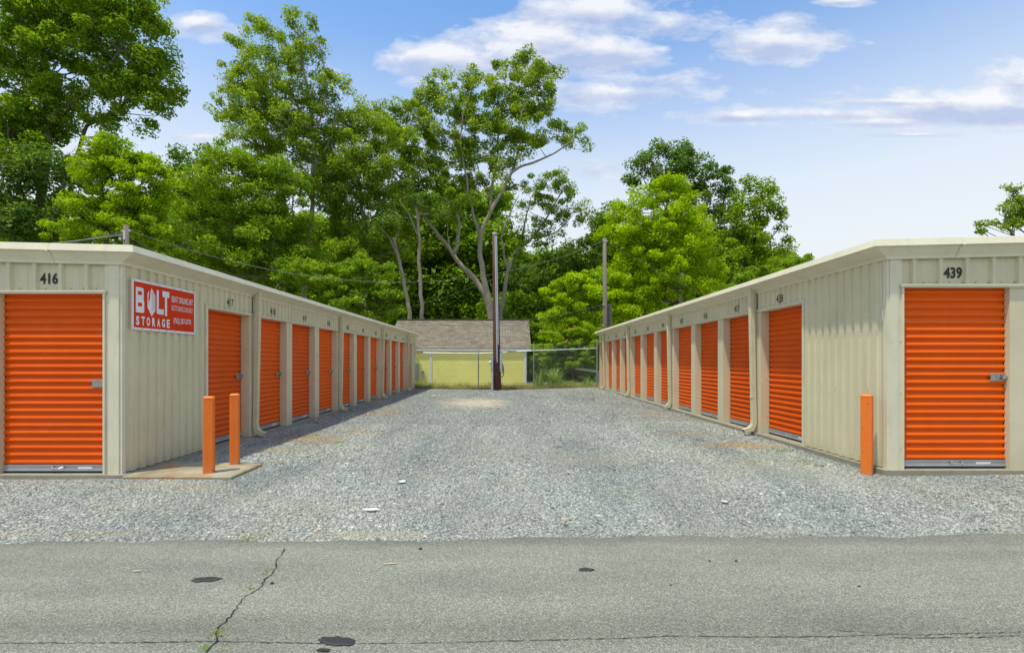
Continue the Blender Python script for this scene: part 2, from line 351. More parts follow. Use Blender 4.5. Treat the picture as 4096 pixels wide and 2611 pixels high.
cr2 = [(0,1512),(250,1512),(500,1508),(750,1513),(1000,1512),(1204,1507),(1500,1500),(1560,1495),(1780,1498),(2000,1496),(2090,1493),(2110,1500),(2300,1499),(2408,1494)]
part('crack', crack_strip([on_road(*p) for p in cr2], .0022, .0022), M['crack'], road)
cr3 = [(1960,1482),(2060,1488),(2140,1494),(2260,1490),(2408,1486)]
part('crack', crack_strip([on_road(*p) for p in cr3], .0018, .003), M['crack'], road)
def patch(px, py, w, h, seed):
    x, y = on_road(px, py); r = random.Random(seed); a = w*y/F/2; b = abs(on_road(px, py-h/2)[1]-on_road(px, py+h/2)[1])/2; pts = []; n = 26
    for i in range(n):
        t = 2*math.pi*i/n; k = r.uniform(.8, 1.12)*(1+.18*math.sin(2*t+seed)); pts.append((x+a*k*math.cos(t), y+b*k*math.sin(t)))
    mb = MB(); mb.add([(p[0], p[1], .0295) for p in pts]+[(x+(p[0]-x)*.8, y+(p[1]-y)*.8, .034) for p in pts]+[(x, y, .034)],
        [(i, (i+1)%n, n+(i+1)%n, n+i) for i in range(n)]+[(n+i, n+(i+1)%n, 2*n) for i in range(n)]); return mb
for a in [(485,1363,60,13,1),(1378,1340,32,8,2),(795,1508,90,22,3),(760,1530,30,8,8),(640,1372,12,3,4)]: part('tar_patch', patch(*a), M['tar'], road)

# ------------------------------------------------------------------ lettering
def text_mesh(s, size, bold=0, space=1.0, align='CENTER'):
    cu = bpy.data.curves.new('t', 'FONT'); cu.body = s; cu.size = size; cu.offset = bold; cu.space_character = space
    cu.align_x = align; cu.align_y = 'CENTER'; cu.resolution_u = 3; cu.extrude = 0
    o = bpy.data.objects.new('t', cu); C.objects.link(o)
    dg = bpy.context.evaluated_depsgraph_get(); me = bpy.data.meshes.new_from_object(o.evaluated_get(dg))
    v = [tuple(p.co) for p in me.vertices]; f = [tuple(p.vertices) for p in me.polygons]
    bpy.data.objects.remove(o); bpy.data.curves.remove(cu); bpy.data.meshes.remove(me); return v, f
def fit(v, w, h):                        # scale flat lettering to a width and a height about its middle
    x0 = min(p[0] for p in v); x1 = max(p[0] for p in v); y0 = min(p[1] for p in v); y1 = max(p[1] for p in v)
    return [((p[0]-(x0+x1)/2)*w/(x1-x0), (p[1]-(y0+y1)/2)*h/(y1-y0)) for p in v]

# ------------------------------------------------------------------ roll-up doors
def make_door(W=1.24, H=2.16):
    prof = []; z = .10; pitch = .0885
    while z < H-.02:
        for dz, dy in ((0,.0),(.004,-.006),(.009,-.021),(.020,-.028),(.034,-.028),(.050,-.021),(.064,-.010),(.076,-.002)):
            prof.append((dy, z+dz))
        z += pitch
    prof = [p for p in prof if p[1] < H+.03]
    xs_ = [0,.01,W/2,W-.01,W]; mb = MB(); k = len(prof)
    mb.add([(x, p[0], p[1]) for x in xs_ for p in prof], [(i*k+j, i*k+j+1, (i+1)*k+j+1, (i+1)*k+j) for i in range(len(xs_)-1) for j in range(k-1)])
    d = part('door', mb, M['door'], smooth=True, local=True)
    b = MB(); b.box((.0,-.028,.035),(W,.01,.10)); b.box((.0,-.040,.028),(W,-.0285,.042)); b.box((0,-.034,.088),(W,-.0285,.099))
    part('bottom_rail', b, M['rail'], d, local=True)
    s = MB(); s.box((.004,-.024,.004),(W-.004,.006,.0345)); part('rubber_seal', s, M['rubber'], d, local=True)
    h = MB(); h.tube([(W*.48,-.041,.075),(W*.50,-.066,.062),(W*.56,-.066,.062),(W*.585,-.041,.075)], .006, 6)
    h.tube([(W*.48,-.0411,.075),(W*.48,-.046,.075)], .015, 8); h.tube([(W*.585,-.0411,.075),(W*.585,-.046,.075)], .015, 8)
    part('pull_handle', h, M['rail'], d, local=True)
    t = MB(); t.box((W*.72,-.031,.052),(W*.86,-.0287,.078)); part('sticker', t, M['signwhite'], d, local=True)
    l = MB(); zl = 1.075
    l.box((W-.175,-.0325,zl-.045),(W-.02,-.022,zl+.045)); l.box((W-.195,-.036,zl+.030),(W-.004,-.0326,zl+.043)); l.box((W-.195,-.036,zl-.043),(W-.004,-.0326,zl-.030))
    l.box((W-.105,-.042,zl-.012),(W-.001,-.0326,zl+.014)); l.tube([(W-.038,-.044,zl),(W-.038,-.062,zl)], .026, 12); l.tube([(W-.012,-.042,zl+.002),(W-.012,-.058,zl+.002)], .018, 10)
    for a in (-.115,-.03): l.tube([(W+a,-.036,zl+.037),(W+a,-.041,zl+.037)], .005, 6); l.tube([(W+a,-.036,zl-.037),(W+a,-.041,zl-.037)], .005, 6)
    part('latch', l, M['chrome'], d, local=True)
    for a, b_ in ((W+.0005,W+.012),(-.012,-.0005)): g = MB(); g.box((a,-.012,.0),(b_,.02,H)); part('guide_rail', g, M['rubber'], d, local=True)
    return d
DOOR = make_door(); used = [False]
def put_door(b, x, y, z, rot, W=None):
    d = DOOR if not used[0] else copy_tree(DOOR); used[0] = True
    d.parent = b; L = wloc(b); d.location = (x-L.x, y-L.y, z-L.z); d.rotation_euler.z = rot; return d

# ------------------------------------------------------------------ the two rows of storage units
def ribs(u0, u1, pitch, lo, slope, hi, depth, phase=0):
    """profile of a ribbed steel sheet along u: list of (u, out)"""
    pts = []; u = u0-phase
    while u < u1+pitch:
        for a, o in ((0,0),(lo,0),(lo+slope,depth),(lo+slope+hi,depth)): pts.append((u+a, o))
        u += lo+hi+2*slope if pitch is None else pitch
    pts = [p for p in pts if u0 < p[0] < u1]
    return [(u0,pts[0][1])]+pts+[(u1,pts[-1][1])]
def building(s, Xw, Yf, Ye, zs, zh, ze, joints, first, label, number0, fr_open, step):
    """s = +1: row stands left of the lane and faces right. Xw lane wall, Yf front, Ye rear, zs slab top, zh door head, ze eave underside"""
    b = thing('storage_building', (Xw-s*3.5, (Yf+Ye)/2, zs), label, 'storage building')
    W = lambda a, y, z: (Xw+s*a, y, z)     # a: metres out from the lane wall
    deep = -7.2; N = [0]
    # slab
    m = MB(); m.box(W(.075,Yf-.07,-.15), W(deep-.07,Ye+.05,zs)); sl = part('slab', m, M['concrete'], b)
    # solid ribbed wall from corner to the first opening
    def sheet(u0, u1, z0, z1, base=.0):
        pr = ribs(u0, u1, .152, .056, .011, .074, .024); m = MB(); k = len(pr)
        m.add([W(base+o, u, z) for z in (z0, z1) for u, o in pr], [(i, i+1, k+i+1, k+i) for i in range(k-1)]); return m
    part('side_wall', sheet(Yf+.065, first[0]-.03, zs+.01, ze+.05), M['panel'], b)
    m = MB()
    for y in np.arange(Yf+.12, first[0]-.05, .152):
        for z in (zs+.06, zs+1.63): m.tube([W(.024,y,z), W(.031,y,z)], .006, 6)
        if random.random() < .35: m.tube([W(.024,y,zs+.92), W(.031,y,zs+.92)], .006, 6)
    part('screws', m, M['rail'], b)
    # openings on the lane side
    ops = [tuple(first)]; gaps = []
    for j in joints:
        for k in range(3):
            y0 = j+.14+1.524*k
            if y0+1.24 < Ye+.05: ops.append((y0, y0+1.24))
    # posts between the openings
    edges = sorted(ops)
    for i, (y0, y1) in enumerate(edges):
        nx = edges[i+1][0] if i+1 < len(edges) else Ye
        m = MB(); m.box(W(.012,y1+.012,zs-.02), W(-.17,nx-.012,zh-.012)); 
        m.box(W(.016,(y1+nx)/2-.004,zs-.02), W(.0122,(y1+nx)/2+.004,zh-.012))
        for z in (.3,.95,1.55,2.0): m.tube([W(-.09,y1+.0121,zs+z), W(-.09,y1+.007,zs+z)], .007, 6)
        part('door_post', m, M['post'], b)
    m = MB(); m.box(W(.035,first[0]-.045,zs-.02), W(-.15,first[0]-.001,zh+.035)); part('door_trim', m, M['trim'], b)
    # header sheets between the downspouts
    js = [first[0]-.03]+list(joints)+[Ye]
    for i in range(len(js)-1):
        u0 = js[i]+(.04 if i else 0.001); u1 = js[i+1]-(.012 if i < len(js)-2 else 0)
        part('header_panel', sheet(u0, u1, zh, ze+.05), M['panel'], b)
        m = MB(); m.box(W(.034,u0,zh-.03), W(-.16,u1,zh-.001)); m.box(W(.046,u0,zh-.014), W(.0342,u1,zh+.004))
        for u in np.arange(u0+.06, u1, .152): m.tube([W(.024,u,zh+.03), W(.031,u,zh+.03)], .006, 5)
        part('header_trim', m, M['trim'], b)
    for j in joints: m = MB(); m.box(W(-.02,j-.03,zh-.02), W(-.03,j+.06,ze+.04)); part('joint_backing', m, M['panel'], b)
    # doors on the lane side
    for i, (y0, y1) in enumerate(edges):
        if s > 0: put_door(b, Xw-.15, y0, zs, R(90))
        else: put_door(b, Xw+.15, y1, zs, R(-90))
        v, f = text_mesh(str(number0+step*i), .16, .002); v = fit(v, .20, .125); yc = (y0+y1)/2
        m = MB(); m.add([W(.0265, yc+(x if s > 0 else -x)*1.0, (zh+ze)/2-.03+y) for x, y in v], f); part('unit_number', m, M['black'], b)
    # front wall
    X = lambda u: Xw-s*u                    # u: metres away from the lane along the front
    o0, o1 = fr_open                        # opening from the corner
    m = MB(); m.box((X(-.001),Yf,zs-.02), (X(o0-.012),Yf+.06,ze+.04)); m.box((X(.03),Yf-.012,zs-.02), (X(o0-.06),Yf-.0002,ze+.03))
    for z in (.25,.9,1.5,2.05): m.tube([(X(o0-.03),Yf-.001,zs+z),(X(o0-.03),Yf-.007,zs+z)], .007, 6)
    part('corner_trim', m, M['trim'], b)
    m = MB(); m.box((X(o0-.025),Yf-.02,zs-.02),(X(o0-.002),Yf+.09,zh-.002)); part('door_trim', m, M['trim'], b)
    m = MB(); m.box((X(o1+.002),Yf-.004,zs-.02),(X(o1+.20),Yf+.09,zh-.002)); part('door_post', m, M['post'], b)
    put_door(b, min(X(o0),X(o1)), Yf+.075, zs, 0)
    x2 = o1+.28; put_door(b, min(X(x2),X(x2+1.24)), Yf+.075, zs, 0)
    m = MB(); m.box((X(x2+1.242),Yf-.004,zs-.02),(X(7.2),Yf+.05,zh-.002)); part('front_wall', m, M['panel'], b)
    def fsheet(u0, u1, z0, z1, ph):             # ribbed sheet over the front doors, ribs a foot apart with two faint beads between
        pr = []; u = ph-.31
        while u < u1:
            for a, o in ((-.034,0),(-.020,.034),(.020,.034),(.034,0),(.098,0),(.106,.004),(.118,.004),(.126,0),(.184,0),(.192,.004),(.204,.004),(.212,0)): pr.append((u+a,o))
            u += .31
        pr = [(u0,0)]+[p for p in pr if u0 < p[0] < u1]+[(u1,0)]; k = len(pr); m = MB()
        m.add([(X(u), Yf+.02-o, z) for z in (z0, z1) for u, o in pr], [(i, i+1, k+i+1, k+i) for i in range(k-1)])
        return m
    part('front_header', fsheet(o0-.03, 7.2, zh, ze+.04, .42 if s > 0 else .316), M['panel'], b)
    m = MB(); m.box((X(o0-.045),Yf-.03,zh-.03),(X(7.2),Yf+.08,zh-.001)); m.box((X(o0-.045),Yf-.040,zh-.012),(X(7.2),Yf-.0302,zh+.006)); part('header_trim', m, M['trim'], b)
    m = MB()
    for u in np.arange(o0+.1, 4, .1525): m.tube([(X(u),Yf+.018,zh+.035),(X(u),Yf+.006,zh+.035)], .008, 6)
    part('screws', m, M['rail'], b)
    v, f = text_mesh(str(number0-step), .16, .0055); v = fit(v, .215, .135); m = MB()
    uc = .885 if s > 0 else .786; m.add([(X(uc)+x, Yf+.0140, (zh+ze)/2-.005+y) for x, y in v], f)
    part('unit_number', m, M['black'], b)
    m = MB(); m.box((X(0),Ye-.05,zs),(X(7.2),Ye,ze+.04)); m.box((X(7.15),Yf+.07,zs),(X(7.2),Ye-.06,ze+.04)); part('rear_wall', m, M['panel'], b)
    # eave and rake trim, one bent sheet round the corner with lapped seams
    ft = ze+.23
    side = [(.0,ze+.006),(.034,ze+.006),(.036,ze+.026),(.19,ze+.118),(.226,ze+.128),(.195,ze+.212),(.165,ze+.22),(.0,ft)]
    frnt = [(.0,ze-.006),(.034,ze-.006),(.036,ze+.026),(.09,ze+.118),(.122,ze+.128),(.095,ze+.212),(.07,ze+.22),(.0,ft)]
    rr = []; rise = .024
    for u in (7.4,): rr.append([(X(u), Yf-o, z+rise*u) for o, z in frnt])
    rr.append([(X(-a), Yf-o, z) for (a, _), (o, z) in zip(side, frnt)])
    rr.append([(X(-a), Ye+.12, z) for a, z in side])
    m = MB(); m.sweep(rr, closed=False); 
    m.add(rr[2], [tuple(range(8))])
    part('eave_trim', m, M['trim'], b)
    def seam(y, dy):
        o = .0025; m = MB(); m.sweep([[(X(-a-o), yy, z+(o if k > 4 else -o)) for k, (a, z) in enumerate(side)] for yy in (y, y+dy)], closed=False); part('trim_lap', m, M['trim'], b)
    y = Yf+1.6
    while y < Ye: seam(y, .05); y += 3.05
    for uu in (.78, 3.8):
        m = MB(); m.sweep([[(X(q), Yf-o-.003, z+rise*q+(.003 if k > 4 else -.003)) for k, (o, z) in enumerate(frnt)] for q in (uu, uu+.03)], closed=False); part('trim_lap', m, M['trim'], b)
    m = MB(); m.add([(X(0),Yf,ft-.002),(X(0),Ye+.1,ft-.002),(X(7.4),Ye+.1,ft+rise*7.4-.002),(X(7.4),Yf,ft+rise*7.4-.002)], [(0,1,2,3)]); part('roof', m, M['roofmetal'], b)
    # downspouts
    for j in joints:
        m = MB(); w = .046; c = j+.01
        path = [(.118,ze+.12,.034),(.112,ze-.05,.034),(.075,zs+.55,.034),(.068,zs+.22,.034),(.073,zs+.15,.036),(.092,zs+.10,.037),(.125,zs+.066,.037),(.18,zs+.042,.036),(.25,zs+.022,.036)]
        rings = []
        for i, (a, z, t) in enumerate(path):
            p0 = path[max(0,i-1)]; p1 = path[min(len(path)-1,i+1)]; tv = Vector((p1[0]-p0[0], p1[1]-p0[1])).normalized(); nv = Vector((-tv.y, tv.x))
            ring = []
            for du, dn in ((-w,-t),(-w*.5,-t),(-w*.45,-t*.86),(-w*.1,-t*.86),(-w*.05,-t),(w*.4,-t),(w*.45,-t*.86),(w*.8,-t*.86),(w,-t),(w,t*.2),(w,t),(w*.6,t),(w*.55,t*.86),(w*.1,t*.86),(w*.05,t),(-w*.4,t),(-w*.45,t*.86),(-w*.8,t*.86),(-w,t),(-w,0)):
                ring.append(W(a+nv.x*dn, c+du, z+nv.y*dn))
            rings.append(ring)
        m.sweep(rings, cap=False)
        for (a, z) in ((.079,zs+.62),): m.box(W(a-.037,c-w-.002,z-.010), W(a+.037,c+w+.002,z+.010))
        for k in range(5):
            t = k/4; a = .088+.17*t*t; 
        ds = part('downspout', m, M['spout'], b)
    return b
LB = building(+1, -4.60, 5.96, 24.9, .08, 2.26, 2.575, [8.99,13.56,18.13,22.70], (7.62,8.86), 'left row of beige steel storage units with orange roll-up doors beginning at unit 416', 417, (.218,1.458), 1)
RB = building(-1, 4.44, 5.84, 24.0, .162, 2.315, 2.615, [8.85,13.42,17.99,22.56], (7.47,8.71), 'right row of beige steel storage units with orange roll-up doors beginning at unit 439', 438, (.19,1.43), -1)
LB.children and None

# concrete pad and bollards
m = MB(); zt = .078
pts = [(-4.52,5.86),(-3.23,5.84),(-3.24,6.60),(-4.52,6.70)]
m.add([(x,y,-.05) for x,y in pts]+[(x,y,zt-.012) for x,y in pts]+[(x+(.012 if x<-4 else -.012),y+(.012 if y<6.2 else -.012),zt) for x,y in pts],
      [(0,1,5,4),(1,2,6,5),(2,3,7,6),(3,0,4,7),(4,5,9,8),(5,6,10,9),(6,7,11,10),(7,4,8,11),(8,9,10,11)])
def pad_material():
    mt, nt, b, _ = new_mat('stained_concrete'); co = coord(nt)
    n = noise(nt, 3.2, 7, .65, co); n2 = noise(nt, 1.7, 4, .6, coord(nt, (1.2,1.6,1)), 1)
    c = ramp(nt, n, [(.3,(.17,.15,.10)),(.5,(.32,.29,.20)),(.7,(.40,.37,.28))])
    c = mix(nt, ramp(nt, n2, [(.48,(0,0,0)),(.66,(.85,.85,.85))]), c, (.38,.18,.05))
    nt.links.new(c, b.inputs['Base Color']); b.inputs['Roughness'].default_value = .85; bump(nt, b, noise(nt, 25, 6, .7, co), .4, .01); return mt
solo('concrete_pad', m, pad_material(), (-3.9,6.25,0), 'stained concrete pad under the pair of orange bollards at the left corner', 'concrete pad')
def bollard(x, y, z0, z1, w, rot, label):
    h = w/2; c = h*.86; t = thing('bollard', (x,y,z0), label, 'bollard', 'square orange bollards guarding the building corners')
    m = MB(); ang = R(rot)
    def ring(hh, cc, z): return [(x+a*math.cos(ang)-b*math.sin(ang), y+a*math.sin(ang)+b*math.cos(ang), z) for a, b in ((-cc,-hh),(cc,-hh),(hh,-cc),(hh,cc),(cc,hh),(-cc,hh),(-hh,cc),(-hh,-cc))]
    m.sweep([ring(h,c,z0-.1), ring(h,c,z0+(z1-z0)*.5), ring(h,c,z1-.024)], cap=False); part('post', m, M['bollard'], t)
    k = MB(); k.sweep([ring(h+.002,c,z1-.0238), ring(h+.002,c,z1-.016), ring(h*.72,c*.72,z1)]); part('cap', k, M['bollard'], t); return t
bollard(-3.615,6.05,.078,1.0,.113,20,'orange square bollard nearest the road on the stained concrete pad')
bollard(-3.575,6.55,.078,1.0,.107,19,'orange square bollard at the rear of the concrete pad beside the unit 417 door')
bollard(4.235,5.88,.07,1.035,.114,-43,'lone orange square bollard in the gravel at the right-hand building corner')

# sign
sg = thing('sign', (-4.575,6.67,1.81), 'red rental sign with white lettering screwed to the left storage building', 'sign')
SX = -4.560; sy0, sy1, sz0, sz1 = 6.07, 7.285, 1.812, 2.432; sw = sy1-sy0; sh = sz1-sz0
m = MB(); m.box((SX-.014,sy0,sz0),(SX,sy1,sz1)); part('board', m, M['signred'], sg)
m = MB()
for (a,b_,c,d) in ((sy0-.002,sy0+.018,sz0-.002,sz1+.002),(sy1-.018,sy1+.002,sz0-.002,sz1+.002),(sy0+.0181,sy1-.0181,sz0-.002,sz0+.028),(sy0+.0181,sy1-.0181,sz1-.028,sz1+.002)): m.box((SX-.010,a,c),(SX+.004,b_,d))
part('border', m, M['signwhite'], sg)
m = MB()
for k in range(9):
    for z in (sz0+.013, sz1-.013): m.tube([(SX+.0041,sy0+.01+k*(sw-.02)/8,z),(SX+.009,sy0+.01+k*(sw-.02)/8,z)], .0065, 6)
part('screws', m, M['rail'], sg)
# lettering is laid out on a 0..1 grid of the board (u right, v down)
def SP(u, v, lift=.0022): return (SX+lift, sy0+u*sw, sz1-v*sh)
white = MB(); red = MB()
def poly(mb, pts, lift=.0022): mb.add([SP(u,v,lift) for u,v in pts], [tuple(range(len(pts)))])
def rect(mb, u0, v0, u1, v1, lift=.0022): poly(mb, [(u0,v0),(u1,v0),(u1,v1),(u0,v1)], lift)
def rnd(mb, u0, v0, u1, v1, r, lift=.0022, tl=1, tr=1, br=1, bl=1):
    rv = r*sw/sh; pts = []
    for (cu, cv, a0, on, ccx, ccy) in ((u0,v0,180,tl,1,1),(u1,v0,270,tr,-1,1),(u1,v1,0,br,-1,-1),(u0,v1,90,bl,1,-1)):
        if not on: pts.append((cu,cv)); continue
        for k in range(5):
            a = R(a0+22.5*k); pts.append((cu+ccx*r+r*math.cos(a), cv+ccy*rv+rv*math.sin(a)))
    poly(mb, pts, lift)
# B
rnd(white,.045,.15,.155,.43,.022,tl=0,bl=0,br=0); rnd(white,.045,.41,.162,.655,.022,.0024,tl=0,bl=0,tr=0)
rnd(red,.073,.225,.128,.30,.006,.0028); rnd(red,.073,.455,.130,.53,.006,.0028)
# emblem: a faceted block with a lightning flash and louvre lines
poly(white, [(.27,.12),(.325,.27),(.325,.57),(.27,.70),(.208,.52),(.208,.24)])
poly(red, [(.213,.155),(.262,.13),(.243,.30),(.252,.29),(.222,.47),(.226,.355),(.216,.37)], .0030)
poly(white, [(.208,.24),(.232,.17),(.222,.33),(.212,.345)], .0034)
poly(red, [(.2735,.19),(.2755,.19),(.2755,.63),(.2735,.63)], .003)
for k in range(8):
    v0 = .20+.054*k; v1 = .295+.033*k; poly(red, [(.2755,v0),(.318,v1),(.318,v1+.009),(.2755,v0+.012)], .003)
poly(red, [(.318,.29),(.3195,.29),(.3195,.56),(.318,.56)], .003)
# L and T
rnd(white,.345,.135,.378,.63,.012,bl=1,br=0,tr=0,tl=0); rnd(white,.352,.525,.455,.635,.01,.0024,tl=0,tr=0,br=0,bl=1)
rect(white,.435,.13,.545,.255); rect(white,.474,.25,.508,.655,.0024)
# remaining words
def words(s, u0, u1, v0, v1, bold):
    v, f = text_mesh(s, .1, bold); v = fit(v, (u1-u0)*sw, (v1-v0)*sh); cy = sy0+(u0+u1)/2*sw; cz = sz1-(v0+v1)/2*sh
    white.add([(SX+.0022, cy+x, cz+y) for x, y in v], f)
for ch, a in zip('STORAGE', (.047,.123,.198,.277,.352,.427,.503)): words(ch, a, a+.048, .725, .905, .0045)
words('RENT ONLINE 24/7', .585, .955, .195, .335, .0012)
words('BOLTSTORAGE.COM/LYERLY', .585, .955, .40, .51, .0)
words('(762) 257-5770', .615, .925, .67, .82, .0012)
part('lettering', white, M['signwhite'], sg); part('lettering_cutouts', red, M['signred'], sg)

# ------------------------------------------------------------------ house behind the fence
HY = 31.0; hx0, hx1 = -7.3, 1.17; zb = -.55; zeave = EYE+26*30.6/F; 
h = thing('house', (-3.1,34.0,-.45), 'small yellow clapboard house with brown shingle roof behind the chain link fence', 'house')
m = MB(); z = zb; v = []
while z < zeave+.12: v += [z, z+.148]; z += .15
pr = []
z = zb
while z < zeave+.1: pr += [(-.014,z),(-.006,z+.146)]; z += .15
k = len(pr)
m.add([(x,HY+o,z) for x in (hx0,hx1) for o,z in pr], [(i,i+1,k+i+1,k+i) for i in range(k-1)])
m.add([(hx1-.03+.022+o*-1,y,z) for y in (HY,HY+6.4) for o,z in pr], [(i,i+1,k+i+1,k+i) for i in range(k-1)])
m.box((hx0,HY+.02,zb),(hx1-.05,HY+6.4,zeave+.1)); 
m.add([(hx1-.02,HY,zeave),(hx1-.02,HY+6.4,zeave),(hx1-.02,HY+3.2,zeave+2.05)],[(0,1,2)]); m.add([(hx0,HY,zeave),(hx0,HY+6.4,zeave),(hx0,HY+3.2,zeave+2.05)],[(0,1,2)])
part('siding', m, M['yellow'], h)
m = MB()
for px in (1013,): x = (px-VX)*HY/F; m.box((x-.075,HY-.045,zb),(x+.075,HY-.024,zeave-.02))
m.box((hx1-.13,HY-.045,zb),(hx1+.02,HY+.1,zeave-.02)); m.box(((1160-VX)*HY/F-.06,HY-.045,zb),((1160-VX)*HY/F+.06,HY-.024,zeave-.02))
part('corner_board', m, M['white'], h)
m = MB(); m.box((hx0-.2,HY-.13,zeave-.06),(hx1+.32,HY-.10,zeave+.09)); m.box((hx0-.2,HY-.099,zeave-.03),(hx1+.3,HY-.03,zeave-.01)); 
part('eave_board', m, M['white'], h)
def shingles():
    mt, nt, b, _ = new_mat('shingles'); co = coord(nt, (1,1,1))
    br = nt.nodes.new('ShaderNodeTexBrick'); br.inputs['Scale'].default_value = 1; br.inputs['Brick Width'].default_value = .33; br.inputs['Row Height'].default_value = .17
    br.inputs['Mortar Size'].default_value = .008; br.inputs['Color1'].default_value = (.25,.215,.165,1); br.inputs['Color2'].default_value = (.15,.13,.105,1); br.inputs['Mortar'].default_value = (.08,.065,.05,1)
    mp = nt.nodes.new('ShaderNodeMapping'); sp = nt.nodes.new('ShaderNodeSeparateXYZ'); cm = nt.nodes.new('ShaderNodeCombineXYZ')
    nt.links.new(co, sp.inputs[0]); nt.links.new(sp.outputs[0], cm.inputs[0]); nt.links.new(math_(nt, 'MULTIPLY', sp.outputs[2], 1.75), cm.inputs[1]); nt.links.new(cm.outputs[0], br.inputs['Vector'])
    n = noise(nt, 1.1, 6, .7, co); n2 = noise(nt, 9, 4, .7, co)
    c = mix(nt, .8, br.outputs['Color'], ramp(nt, n2, [(.3,(.62,.6,.58)),(.7,(1.3,1.28,1.25))]), 'MULTIPLY')
    c = mix(nt, .6, c, ramp(nt, n, [(.3,(.8,.8,.8)),(.7,(1.15,1.13,1.1))]), 'MULTIPLY')
    nt.links.new(c, b.inputs['Base Color']); b.inputs['Roughness'].default_value = .9; bump(nt, b, br.outputs['Fac'], -.5, .02); return mt
rz0 = zeave+.10; ry = HY+3.2; rzt = EYE+(VY-752)*ry/F
m = MB()
ov = (hx0-.22, hx1+.30)
m.add([(ov[0],HY-.14,rz0),(ov[1],HY-.14,rz0),(ov[1],ry,rzt),(ov[0],ry,rzt),(ov[0],HY+6.8,rz0),(ov[1],HY+6.8,rz0)]+
      [(ov[0],HY-.14,rz0-.03),(ov[1],HY-.14,rz0-.03),(ov[1],ry,rzt-.06),(ov[0],ry,rzt-.06),(ov[0],HY+6.8,rz0-.03),(ov[1],HY+6.8,rz0-.03)],
      [(0,1,2,3),(3,2,5,4),(0,1,7,6),(1,2,8,7),(2,5,11,8),(0,3,9,6),(3,4,10,9)])
rf = part('roof', m, shingles(), h)
m = MB(); m.box((ov[0],ry-.12,rzt-.01),(ov[1],ry+.12,rzt+.035)); part('ridge_cap', m, M['polegrey'], rf)
m = MB(); m.box((-5.30,HY-.12,.64),(-5.17,HY-.03,.80)); m.tube([(-5.235,HY-.08,.64),(-5.235,HY-.08,.42)], .02, 6); m.box((-5.26,HY-.13,.40),(-5.2,HY-.05,.46)); part('outlet_box', m, M['grey'], h)
m = MB(); m.box((-5.78,HY-.2,.28),(-5.5,HY-.05,1.25)); part('service_box', m, M['grey'], h)
m = MB(); q = P(1019,906,27.6); m.box((q.x-.65,27.3,-.22),(q.x+.6,28.0,-.02)); m.box((q.x-.60,27.35,-.0199),(q.x+.55,27.95,.02))
solo('concrete_block', m, M['concrete'], (q.x,27.6,-.25), 'low pale concrete block in dry grass before the yellow wall', 'concrete block')

# ------------------------------------------------------------------ chain link fence
FY = 24.75
fn = thing('fence', (-.4,FY,0), 'grey chain link fence with barbed wire closing the lane end', 'fence')
fx = [(973-VX)*FY/F+.02, (1125-VX)*FY/F, (1255-VX)*FY/F, (1404-VX)*FY/F]; ztop = [EYE+(VY-829)*FY/F, EYE+(VY-831)*FY/F, EYE+(VY-824.5)*FY/F, EYE+(VY-819)*FY/F]
def ftop(x): return float(np.interp(x, fx, ztop))
for i, x in enumerate(fx):
    e = i in (0, 3); m = MB(); r = .042 if e else .030; zt_ = ztop[i]+(.38 if e else .02)
    m.tube([(x,FY,-.1),(x,FY,zt_)], r, 10); p = part('post', m, M['galv'], fn)
    if e: q = MB(); q.tube([(x,FY,zt_),(x,FY,zt_+.03)], [r+.004,.01], 10); part('post_cap', q, M['galvlight'], p)
    else: q = MB(); q.tube([(x,FY,zt_),(x,FY,zt_+.10),(x+.01,FY-.04,zt_+.36)], [.036,.026,.014], 8); part('extension_arm', q, M['galvlight'], p)
m = MB(); m.tube([(x,FY,z) for x, z in zip(fx, ztop)], .024, 8); part('top_rail', m, M['galvlight'], fn)
m = MB(); sp = .075; x0, x1 = fx[0], fx[-1]; Hf = 1.9; zlo = .03
def clipseg(a, sgn):
    # straight diagonal wire from (a, zlo) rising with slope sgn
    pts = []
    for t in np.linspace(0, 1, 9):
        x = a+sgn*t*Hf*.8; z = zlo+t*Hf
        if x0 <= x <= x1 and z <= ftop(x): pts.append((x, FY-.03+.004*sgn, z))
    if len(pts) > 1: m.tube([pts[0], pts[-1]], .0024, 3, cap=False)
sp = .092; a = x0-2
while a < x1+2: clipseg(a, 1); clipseg(a, -1); a += sp
part('wire_mesh', m, M['galv'], fn)
for dz in (.12,.22,.33):
    m = MB(); pts = [(x, FY-.02-.03*(dz-.1), ftop(x)+dz-.015*math.sin(math.pi*((x-x0)%2.9)/2.9)) for x in np.linspace(x0, x1, 30)]
    m.tube(pts, .0032, 3)
    for x in np.arange(x0+.1, x1, .14): z = ftop(x)+dz-.01; m.tube([(x-.012,FY-.02-.03*(dz-.1),z-.018),(x+.012,FY-.03-.03*(dz-.1),z+.018)], .002, 3)
    part('barbed_wire', m, M['galv'], fn)

